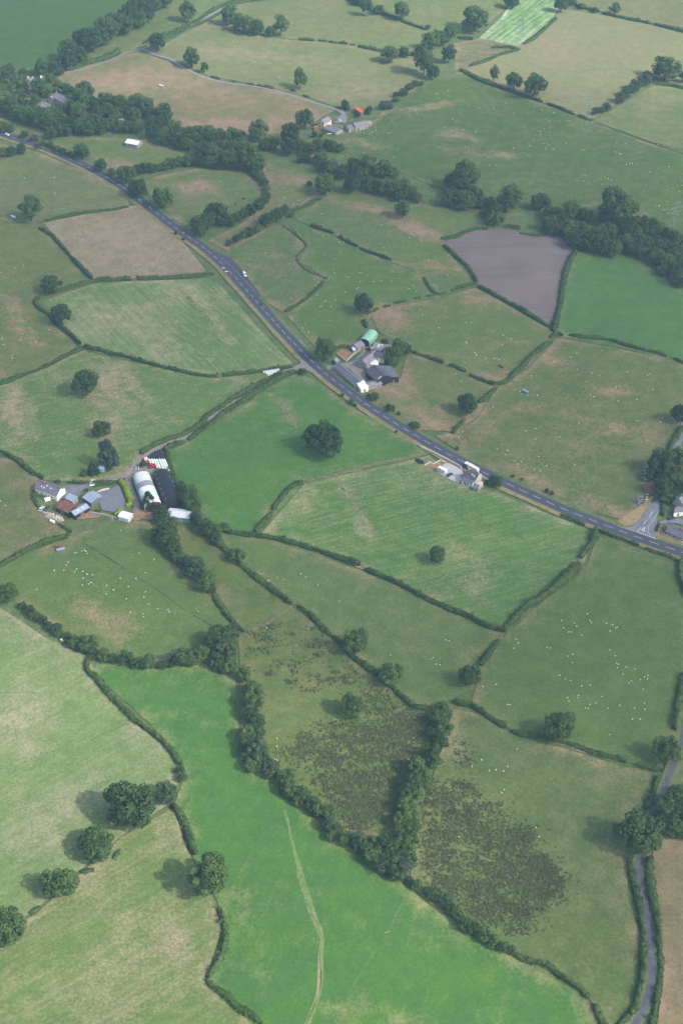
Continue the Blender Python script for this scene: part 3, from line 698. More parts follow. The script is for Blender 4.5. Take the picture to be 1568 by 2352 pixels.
def wood(c, r, s, kind, label, group, ratio=.9, cat='tree', wk=1.0):
    pts = P(c, r, s); n_ = len(pts)
    xs_ = sorted(p[0] for p in pts); ym = sorted(p[1] for p in pts)[n_ // 2]
    base = label
    for p in pts:
        if n_ > 10: label = base + ', ' + ('upper ' if p[1] < ym else 'lower ') + ('left' if p[0] < xs_[n_ // 3] else 'middle' if p[0] < xs_[2 * n_ // 3] else 'right') + ' part'
        kk = kind if isinstance(kind, str) else random.choice(kind)
        tree(p[0], p[1], p[2] / 3.0 * wk, kk, ratio * random.uniform(.9, 1.15), label, cat, group)

# single trees (sheet column, row, x, y, width)
for c, r, x, y, w_, kd, ra, lb in (
    (0, 0, 1300, 100, 125, 'tall', 1.15, 'airy tree beside the hedged lane near the top left track fork'),
    (0, 0, 1090, 310, 120, 'oak', 1.0, 'dark round tree at the fork of the pale tracks'),
    (0, 0, 1325, 420, 125, 'oak', 1.0, 'round dark tree on the track hedge right of the fork'),
    (0, 0, 1410, 475, 60, 'tall', 1.2, 'small tree beside a bigger round one on the track hedge'),
    (0, 0, 570, 1060, 100, 'oak', 1.1, 'dark tree between the main road and the white shed field'),
    (0, 0, 700, 1150, 85, 'oak', 1.0, 'small tree on main road verge below the white shed field'),
    (1, 0, 365, 195, 115, 'tall', 1.2, 'spreading tree at the end of the upper field tree line'),
    (1, 0, 1115, 395, 122, 'oak', .9, 'rounded green tree in gappy hedge above the cream farmhouse'),
    (1, 0, 1350, 440, 150, 'tall', 1.4, 'tall ragged tree above the sunlit hillside corner'),
    (1, 0, 1410, 512, 90, 'oak', 1.1, 'tree at the top corner of the hillside pasture'),
    (1, 0, 1520, 390, 105, 'oak', 1.1, 'oak beside rough ground left of the striped cut field'),
    (1, 0, 960, 65, 92, 'tall', 1.45, 'tall dark tree in the topmost middle hedge'),
    (1, 0, 1200, 92, 118, 'oak', 1.0, 'spreading tree on the top hedge right of the tall dark one'),
    (1, 0, 500, 565, 100, 'tall', 1.45, 'pale poplar-like tree standing by the track to the cream farmhouse'),
    (1, 0, 530, 842, 112, 'oak', 1.2, 'dark tree left of the cream farmhouse'),
    (1, 0, 215, 920, 132, 'oak', 1.15, 'dark round tree on the wood edge below the dry tan field'),
    (2, 0, 130, 160, 190, 'oak', .8, 'large dark oak beside the striped cut field'),
    (2, 0, 725, 45, 100, 'oak', 1.1, 'tree at the top corner of the striped cut field'),
    (2, 0, 385, 25, 110, 'oak', .9, 'tree above the striped cut field at the top edge'),
    (2, 0, 1095, 72, 80, 'tall', 1.0, 'lone small tree on the top right boundary hedge'),
    (2, 0, 262, 525, 75, 'tall', 1.5, 'slender tree in the hedge between hillside and pale field'),
    (2, 0, 402, 575, 125, 'oak', .95, 'middle tree of three on hedge above the hillside pasture'),
    (2, 0, 540, 615, 165, 'oak', .9, 'broad dark oak, rightmost of three on hillside hedge'),
    (2, 0, 1440, 500, 185, 'oak', .8, 'broad oak at the top right hedge corner'),
    (2, 0, 1570, 540, 80, 'oak', 1.0, 'tree cut by the right edge near the top right hedge'),
    (0, 1, 960, 142, 142, 'oak', .9, 'big dark tree overhanging the main road by the green sign'),
    (0, 1, 1125, 205, 145, 'oak', 1.0, 'oak on the far verge opposite the green road sign'),
    (0, 1, 220, 282, 175, 'tall', 1.05, 'tall leafy tree at the corner of the stubble field'),
    (0, 1, 360, 797, 142, 'oak', .85, 'round oak on the hedge corner below stubble field'),
    (0, 1, 432, 1012, 132, 'oak', 1.15, 'oak on the left hedge of the streaked mown field'),
    (1, 1, 670, 110, 152, 'oak', .95, 'big round tree above the hedge by the river meadow'),
    (1, 1, 1205, 283, 112, 'oak', 1.1, 'lone dark tree on the dry bank in the riverside pasture'),
    (1, 1, 938, 930, 145, 'tall', 1.05, 'pale green tree at the hedge end above the green barn'),
    (1, 2, 670, 72, 148, 'oak', 1.2, 'large tree between main road and roadside farm'),
    (0, 2, 595, 305, 188, 'oak', .92, 'round lone oak in the scorched pasture left of the lane'),
    (0, 2, 705, 615, 132, 'oak', .82, 'smaller lone oak above the blue pine'),
    (0, 2, 755, 800, 150, 'pine', 1.5, 'blue-green ragged pine beside the teal tank'),
    (0, 2, 640, 880, 82, 'cone', 1.2, 'dark conifer left of the teal tank'),
    (1, 2, 665, 698, 270, 'oak', .86, 'largest lone oak in the green field below the main road'),
    (2, 2, 80, 445, 148, 'oak', 1.05, 'dark oak on hedge between two pastures right of the road farm'),
    (2, 2, 1530, 512, 120, 'oak', 1.15, 'oak at the right edge beside the upper side road'),
    (2, 2, 278, 968, 92, 'oak', .9, 'small garden tree beside the roadside house'),
    (0, 2, 1030, 1105, 135, 'cone', 1.1, 'dark conifer in front of the pale barrel barn'),
    (1, 3, 1440, 305, 118, 'oak', 1.1, 'small lone oak in the striped mown field'),
    (1, 3, 65, 298, 122, 'bush', .9, 'bushy tree at the head of the middle hedge'),
    (1, 3, 880, 895, 188, 'oak', .98, 'oak on the hedge above the rush field'),
    (1, 3, 1125, 1120, 178, 'oak', .75, 'lower spreading oak on the hedge above the rush field'),
    (2, 3, 92, 1135, 158, 'oak', .95, 'dark tree at the hedge junction left of the flock'),
    (1, 4, 860, 152, 158, 'bush', 1.25, 'lone bushy tree standing in the rush field'),
    (2, 4, 712, 312, 205, 'oak', 1.1, 'big oak on the hedge below the large flock'),
    (2, 4, 1440, 465, 188, 'oak', 1.2, 'dark oak beside the lane at the right edge'),
    (2, 4, 1245, 1035, 315, 'oak', .9, 'huge dark oak overhanging the lane lower right'),
    (0, 4, 908, 850, 335, 'oak', .9, 'great sunlit oak in the lower left with long shadow'),
    (0, 4, 1152, 752, 160, 'grey', .95, 'grey-green tree on the hedge right of the great oak'),
    (0, 4, 680, 1112, 262, 'oak', .8, 'sunlit tree just below the great oak on the boundary'),
    (0, 5, 1448, 150, 285, 'oak', 1.15, 'sunlit yellow-green oak at the hedge corner, shadow on its left'),
    (0, 5, 425, 210, 230, 'oak', .92, 'rounded sunlit tree, third down the lower left boundary'),
    (0, 5, 70, 495, 270, 'oak', .95, 'dark tree cut by the left edge near the bottom'),
    (0, 3, 55, 562, 150, 'bush', .85, 'bushy tree at the left edge starting the scrub belt')):
    p = P(c, r, '%f,%f' % (x, y))[0]
    tree(p[0], p[1], w_ / 3.0, kd, ra, lb)

# woods and belts
OB = ('oak', 'oak', 'bush')
wood(0, 0, '1130,20,130 1040,50,180 950,60,150 1000,110,140 960,150,120 900,140,160 850,190,150 800,180,140 745,220,150 700,270,120 640,300,150 570,290,130 620,250,100 500,370,170 550,400,120 460,420,100 500,440,90', OB,
     'leafy tree in the dense belt beside the top left green field', 'tree belt at the top left')
wood(0, 0, '70,520,120 165,510,75 30,560,120 130,600,150 50,640,170 150,690,120 40,720,150 100,750,140 280,610,130 330,640,90 295,480,110 370,470,90 420,500,60 350,545,70 400,600,90 460,620,80 510,632,60 600,640,125 560,710,165 625,720,130 540,775,120 480,765,80 365,785,90 250,690,80 225,790,120 300,830,150 350,860,120 190,810,110 110,800,90 430,830,90 500,870,110 450,905,100 560,880,120 620,900,110 690,880,110 605,850,90 660,830,90 740,705,115 690,780,90 745,765,95 830,720,105 760,865,105 830,875,90 800,800,100 880,765,90 950,720,135 1010,750,115 930,805,100 900,880,95 960,890,75 1050,790,90 1140,795,125 1130,840,100 1050,840,85 360,930,95', OB,
     'dark tree in the wood around the old stone farm, upper left', 'wood around the old stone farm')
wood(0, 0, '1050,920,105 1120,960,105 1080,890,75 1210,890,100 1190,960,90 1250,985,115 1310,940,115 1300,1005,95 1370,930,105 1380,985,95 1440,925,100 1460,975,115 1510,935,90 1550,950,85 1400,1045,115 1470,1060,135 1540,1045,125', OB,
     'tree in the thick riverside wood below the dry tan field', 'riverside wood, upper stretch')
wood(1, 0, '30,925,85 90,945,85 60,1045,155 150,1105,175 30,1110,140 205,1145,120 100,1005,100 260,1005,85 310,1000,95 430,935,135 420,1025,115 500,1005,90 560,1045,95 530,1095,90 640,1095,115 700,1010,95 625,1010,85 770,1025,70 660,1155,95 720,1145,85', OB,
     'tree in the riverside wood below the cream farmhouse', 'riverside wood, middle stretch')
wood(1, 1, '700,5,80 790,20,110 870,-5,130 960,-20,140 1070,0,140 1130,40,110 860,105,125 930,60,110 1000,110,115 1080,120,130 1160,140,130 1205,105,110 1250,155,105 1310,195,80 1180,185,85', OB,
     'tree in the rounded riverside clump left of the hillside pasture', 'riverside clump')
wood(2, 1, '60,70,200 20,140,140 110,185,145 170,225,100 60,225,140 -40,205,120 -30,80,120 380,195,155 345,245,125 270,285,105 230,235,90 270,335,125 200,300,75', OB,
     'dark tree in the riverside wood above the ploughed field', 'riverside wood above the ploughed field')
wood(2, 1, '580,228,128 790,272,128 640,290,95 700,335,125 650,375,115 740,385,115 690,415,100 910,325,90 870,300,75 1080,272,230 1180,285,145 1030,345,115 1150,335,115 790,430,125 850,410,105 900,455,125 830,492,135 930,505,145 980,480,130 1040,430,135 1060,522,115 1010,545,110 1090,550,115 1180,430,135 1220,390,135 1160,502,120 1250,470,125 1200,545,100 1310,385,125 1360,395,105 1330,460,135 1260,560,105 1300,530,125 1400,440,135 1470,475,125 1400,545,135 1380,605,110 1460,545,135 1530,505,125 1560,590,125 1440,635,120 1500,605,125 1480,685,110 1545,690,125 1430,690,90 1520,745,110 1570,770,95', OB,
     'tree in the big riverside wood above the bright green field, right', 'riverside wood on the right')
wood(1, 0, '20,125,125 80,175,115 140,195,115 205,205,110 300,228,80', OB, 'tree in the short line at the top of the upper pasture', 'short tree line in the upper pasture')
wood(1, 0, '1400,300,120 1470,280,105 1530,240,95 1565,215,80 1330,360,80 1215,368,75', OB, 'tree in the clump left of the rough top ground', 'clump near the striped field')
wood(1, 0, '900,10,95 1040,75,80 1380,190,42', 'bush', 'bush growing on the topmost middle hedge', 'bushes on the top hedge', .7, 'bush')
wood(1, 0, '1080,730,80 1120,738,45 1160,690,55 1210,640,65 1250,605,65 1290,582,55 1160,655,50 1330,578,40', ('bush', 'grey'), 'bush in the rough hedge above the cream farmhouse, right side', 'bushes above the cream farmhouse', .75, 'bush')
wood(1, 0, '810,730,72 970,765,62 895,792,42 600,930,42 642,935,32 665,915,32', 'bush', 'small tree around the cream farmhouse yard', 'farmhouse garden trees', .95)
wood(2, 0, '960,770,60 1040,740,70 1130,680,80 1180,640,90 1240,600,100 1300,560,90 1320,530,80 1000,760,60', ('bush', 'grey'), 'bush in the thick hedge left of the top right broad oak', 'thick hedge bushes at the top right', .8, 'bush')
wood(0, 1, '875,45,125 770,15,55', OB, 'tree by the main road above the green sign', 'roadside trees above the green sign')
wood(0, 1, '1370,385,112 1430,362,115 1490,312,140 1440,335,90 1545,345,100 1385,422,90', 'oak', 'tree in the clump below the curved field', 'clump below the curved field', .95)
wood(1, 1, '15,350,85 65,325,82 110,300,82 160,275,82 210,247,82 250,215,72 267,180,70 268,120,62 252,85,62 227,45,70 197,15,70', 'bush', 'bush in the curving belt around the curved field', 'curving belt of bushes', .85, 'bush')
wood(1, 1, '10,500,52 60,475,62 110,440,72 150,425,72 200,410,62 265,350,95 340,318,95 395,275,72 440,305,42 565,95,42', ('bush', 'oak'), 'small tree in the line between curved field and sheep pasture', 'tree line below the curved field', .9)
wood(0, 0, '30,880,95 75,890,70 175,930,62 240,955,62 265,1010,45 300,990,50 350,1000,48 400,1030,52 440,1048,52 490,1065,52 20,1050,90 80,1050,80 150,1030,80', 'bush', 'roadside bush along the main road at the upper left', 'roadside bushes upper left', .8, 'bush')
wood(1, 2, '1150,110,130 1230,58,75 1180,60,105 1100,130,75 1170,20,65 1130,150,80 1080,15,55 1095,85,70', OB, 'tree in the clump behind the roadside farmhouse', 'trees behind the roadside farmhouse', 1.0)
wood(1, 2, '790,370,28 855,420,45 880,440,26 1160,622,22', 'bush', 'small round bush on the near verge of the main road', 'near verge bushes', .9, 'bush')
wood(1, 2, '1010,385,70 970,375,34 1120,465,62 1100,450,34 1180,497,28 1295,580,60 1265,572,34', 'bush', 'bush on the far verge below the roadside farm', 'far verge bushes below the farm', .9, 'bush')
wood(1, 2, '515,212,66', 'bush', 'round bush at the lane mouth on the main road', None, .7, 'bush')
wood(2, 2, '395,928,28 457,950,24 627,1030,32 663,1047,32 10,740,25', 'bush', 'small bush along the right-hand field edge of the main road', 'bushes on the right verge', 1.0, 'bush')
wood(0, 1, '1212,432,26 1265,472,22', 'bush', 'small bush on the verge beside the stubble field', 'bushes by the stubble field', 1.0, 'bush')
wood(2, 2, '1400,840,195 1530,800,115 1450,920,145 1420,1005,135 1500,960,125 1545,900,95 1440,1065,115 1500,1075,95 1555,1010,85', OB, 'tree in the clump by the side road junction', 'trees by the side road junction', .95)
wood(2, 2, '1340,925,95', 'grey', 'silvery bush overhanging the ruined shed by the junction', None, 1.0, 'bush')
wood(0, 2, '1290,1060,150 1335,1130,135 1240,1010,90 1110,1160,85 985,850,45 580,915,42', OB, 'tree beside the barrel barns', 'trees beside the barrel barns', .95)
wood(0, 3, '1120,30,120 1180,75,95 1130,150,180 1165,205,155 1090,145,95 1200,262,115 1245,312,105 1290,352,105 1340,382,165 1430,472,155 1462,530,72', ('bush', 'grey', 'bush'), 'tree in the belt running down from the barrel barns', 'tree belt below the barns', .9)
wood(0, 3, '1350,45,95 1400,105,120 1470,130,120 1540,105,85 1490,190,100', 'bush', 'bushy tree right of the long pale shed', 'bushes right of the pale shed', .9)
wood(0, 3, '160,640,60 210,672,72 250,712,82 300,742,72 340,782,72 400,812,92 405,782,52 470,862,82 520,892,102 610,905,135 640,962,82 560,932,72 630,1002,55 720,982,102 770,1002,82 870,1005,115 930,1042,82 1030,1030,115 1120,1050,75 1180,1042,65', ('bush', 'grey', 'bush'), 'scrubby bush in the belt below the lower left sheep pasture', 'scrub belt at the left', .8, 'bush')
wood(0, 3, '1250,1002,140 1370,982,140 1330,1022,95 1500,870,175 1560,950,175 1480,962,105 1500,1022,125 1530,1062,95', ('bush', 'oak', 'grey'), 'tall tree in the clump above the vivid green field', 'clump above the vivid field', .95)
wood(1, 3, '20,850,150 10,950,125 20,1062,105 120,1112,112', ('bush', 'oak'), 'tree at the top of the belt left of the rush field', 'upper belt left of the rush field', 1.0)
wood(1, 4, '170,60,160 180,135,152 150,202,122 200,262,115 130,352,132 205,332,112 160,422,132 205,452,152 130,502,92 240,512,112 190,562,122 300,592,132 290,562,92 400,652,132 440,722,142 400,742,92 520,762,112 490,802,92 590,832,112 650,882,112 705,882,112 590,882,82 690,962,112 740,1002,112 720,1042,92 800,1062,102 880,1072,102', ('bush', 'bush', 'grey'), 'tree in the long belt between rushes and vivid green field', 'long belt left of the rush field', .95)
wood(1, 4, '905,1102,115 985,1122,135 1080,1112,142 1142,1152,122', ('bush', 'bush'), 'tree at the foot of the rush field belts', 'trees at the foot of the rush field', .95)
wood(1, 4, '1480,165,92 1450,242,132 1500,222,82 1480,312,132 1410,352,92 1460,402,122 1400,482,132 1420,542,112 1300,582,152 1330,622,132 1270,682,132 1340,692,122 1230,752,122 1310,762,102 1220,832,122 1250,902,132 1200,952,132 1270,992,122 1200,1032,142 1260,1082,122 1180,1092,112 1240,1142,112', ('bush', 'bush', 'oak'), 'tree in the belt between the two rush fields', 'belt between the rush fields', .95)
wood(1, 5, '1000,20,150 1090,60,170 1180,90,170 1230,40,150 1150,140,102 1250,182,62 1300,212,82 1390,262,92 1440,282,102 1500,322,112 1540,382,102', ('bush', 'bush', 'grey'), 'bush in the belt above the lower vivid green field', 'lower belt of bushes', .85)
wood(2, 5, '20,422,92 60,482,112 130,512,112 200,562,102 270,602,112 330,642,92 380,662,72', 'bush', 'bush in the tail of the belt near the bottom right', 'tail of the lower belt', .85, 'bush')
wood(2, 4, '1500,800,180 1450,882,162 1545,902,172 1480,982,172 1560,802,122 1555,1022,122 1425,962,122 1530,742,102', 'bush', 'leafy tree in the copse right of the lane', 'copse right of the lane', .9)
wood(0, 4, '1235,600,62 1258,650,75', 'bush', 'bush at the hedge bend above the grey-green tree', 'bushes at the hedge bend', .8, 'bush')
wood(2, 0, '800,20,70 870,45,60 960,72,50', 'bush', 'low bush on the boundary right of the striped cut field', 'boundary bushes top right', .6, 'bush')

wood(0, 0, '1140,1150,75 1185,1130,82 1235,1118,85 1290,1115,85 1345,1115,85 1400,1120,85 1455,1126,85 1510,1132,85 1555,1140,85', 'bush', 'bush in the thick row along the top of the curved field', 'bush row above the curved field', .8, 'bush')
wood(0, 1, '850,5,70 900,8,80 950,-2,80 1000,-10,80 1050,-15,80 1090,-20,60', 'bush', 'bush in the short row left of the curved field row', 'short bush row by the road', .8, 'bush')

# ------------------------------------------------------------------ hedges
def hedge(pts, wd, ht, label, mat='hedge', rough=.34, dens=12, cat='hedge', group=None, name='hedge', leaf=(.16, .42), gapp=0.0):
    g = path_w(pts, 1.3)
    m = len(g)
    t, n = normals2(g)
    def sm(k, a):
        x = rng.normal(size=m + 2 * k); ker = np.ones(k) / k
        return np.convolve(x, ker, 'same')[k:k + m] * a * math.sqrt(k)
    wv = np.clip(wd * (1 + sm(14, rough * .5) + sm(5, rough * .4) + sm(2, rough * .3)), wd * .45, wd * 1.6)
    hv = np.clip(ht * (1 + sm(16, rough * .6) + sm(5, rough * .45) + sm(2, rough * .3)), ht * .4, ht * 1.9)
    cv = sm(5, rough * .3)
    e = np.minimum(np.arange(m), np.arange(m)[::-1]); ef = np.clip(.45 + e * .3, 0, 1)
    wv = wv * ef; hv = hv * (.6 + .4 * ef)
    prof = np.array([(-.5, -.15), (-.54, .35), (-.40, .82), (0, 1.0), (.40, .82), (.54, .35), (.5, -.15)])
    V = []
    for (a, b) in prof:
        q = g + n * ((a * wv * (1 + rng.normal(size=m) * rough * .2)) + cv)[:, None]
        V.append(np.c_[q, hgt(q[:, 0], q[:, 1]) + b * hv * (1 + rng.normal(size=m) * rough * .15)])
    V = np.stack(V, 1); K = len(prof)
    lump = []
    if rough > .15 and ht > 1:
        for q in np.arange(rng.uniform(0, 6), m - 1, rng.uniform(4, 7)):
            i_ = int(q + rng.uniform(-2, 2)) % m; rr_ = wd * rng.uniform(.22, .5); e_ = rng.normal(size=(34, 3)); e_ /= np.linalg.norm(e_, axis=1, keepdims=True)
            cz = V[i_, 3] + np.array((n[i_, 0] * rng.normal() * wd * .25, n[i_, 1] * rng.normal() * wd * .25, rr_ * rng.uniform(-.5, .35)))
            lump.append((cz + e_ * rr_ * rng.uniform(.7, 1.1, (34, 1)), e_))
    V = np.concatenate([V[:, :1], V[:, 1:-1] * .86 + V[:, [3]] * .14 * np.array((1, 1, .9)) + np.array((0, 0, -.02 * ht)), V[:, -1:]], 1) if rough > .15 else V
    F = np.array([[i * K + k, (i + 1) * K + k, (i + 1) * K + k + 1, i * K + k + 1] for i in range(m - 1) for k in range(K - 1)] + [[o, o + 1, o + 5, o + 6] for o in (0, (m - 1) * K)] + [[o + 1, o + 2, o + 4, o + 5] for o in (0, (m - 1) * K)])
    # leaf sprays over the surface
    L_ = m * 1.3
    N_ = int(L_ * dens * (wd + 2 * ht) / 5.0)
    i = rng.integers(0, max(1, m - 1), N_); k = rng.integers(0, K - 1, N_); u = rng.uniform(size=N_)[:, None]; v = rng.uniform(size=N_)[:, None]
    p = (V[i, k] * (1 - u) + V[i + 1, k] * u) * (1 - v) + (V[i, k + 1] * (1 - u) + V[i + 1, k + 1] * u) * v
    nn = np.cross(V[i + 1, k] - V[i, k], V[i, k + 1] - V[i, k])
    nn /= (np.linalg.norm(nn, axis=1, keepdims=True) + 1e-9)
    nn[nn[:, 2] < -.3] *= -1
    p = p + nn * (rng.uniform(0, 1, (N_, 1)) ** 1.5 * (.3 + rough * 1.5))
    LV, LF = leaf_quads(p, nn + rng.normal(size=nn.shape) * .5 + np.array((0, 0, .2)), rng.uniform(*leaf, N_))
    if lump:
        lp = np.vstack([x[0] for x in lump]); ln = np.vstack([x[1] for x in lump])
        ok_ = lp[:, 2] > hgt(lp[:, 0], lp[:, 1]) + .1; lp = lp[ok_]; ln = ln[ok_]
        V2, F2 = leaf_quads(lp, ln + rng.normal(size=ln.shape) * .4 + np.array((0, 0, .4)), rng.uniform(leaf[0], leaf[1], len(lp)))
        LF = np.vstack([LF, F2 + len(LV)]); LV = np.vstack([LV, V2])
    me_ = quads_mesh(np.vstack([V.reshape(-1, 3), LV]), np.vstack([F, LF + m * K]), name)
    o = obj(name, me_, M[mat])
    # origin at the hedge's foot
    return tag(o, label, cat, group)
HG = 'field hedges'
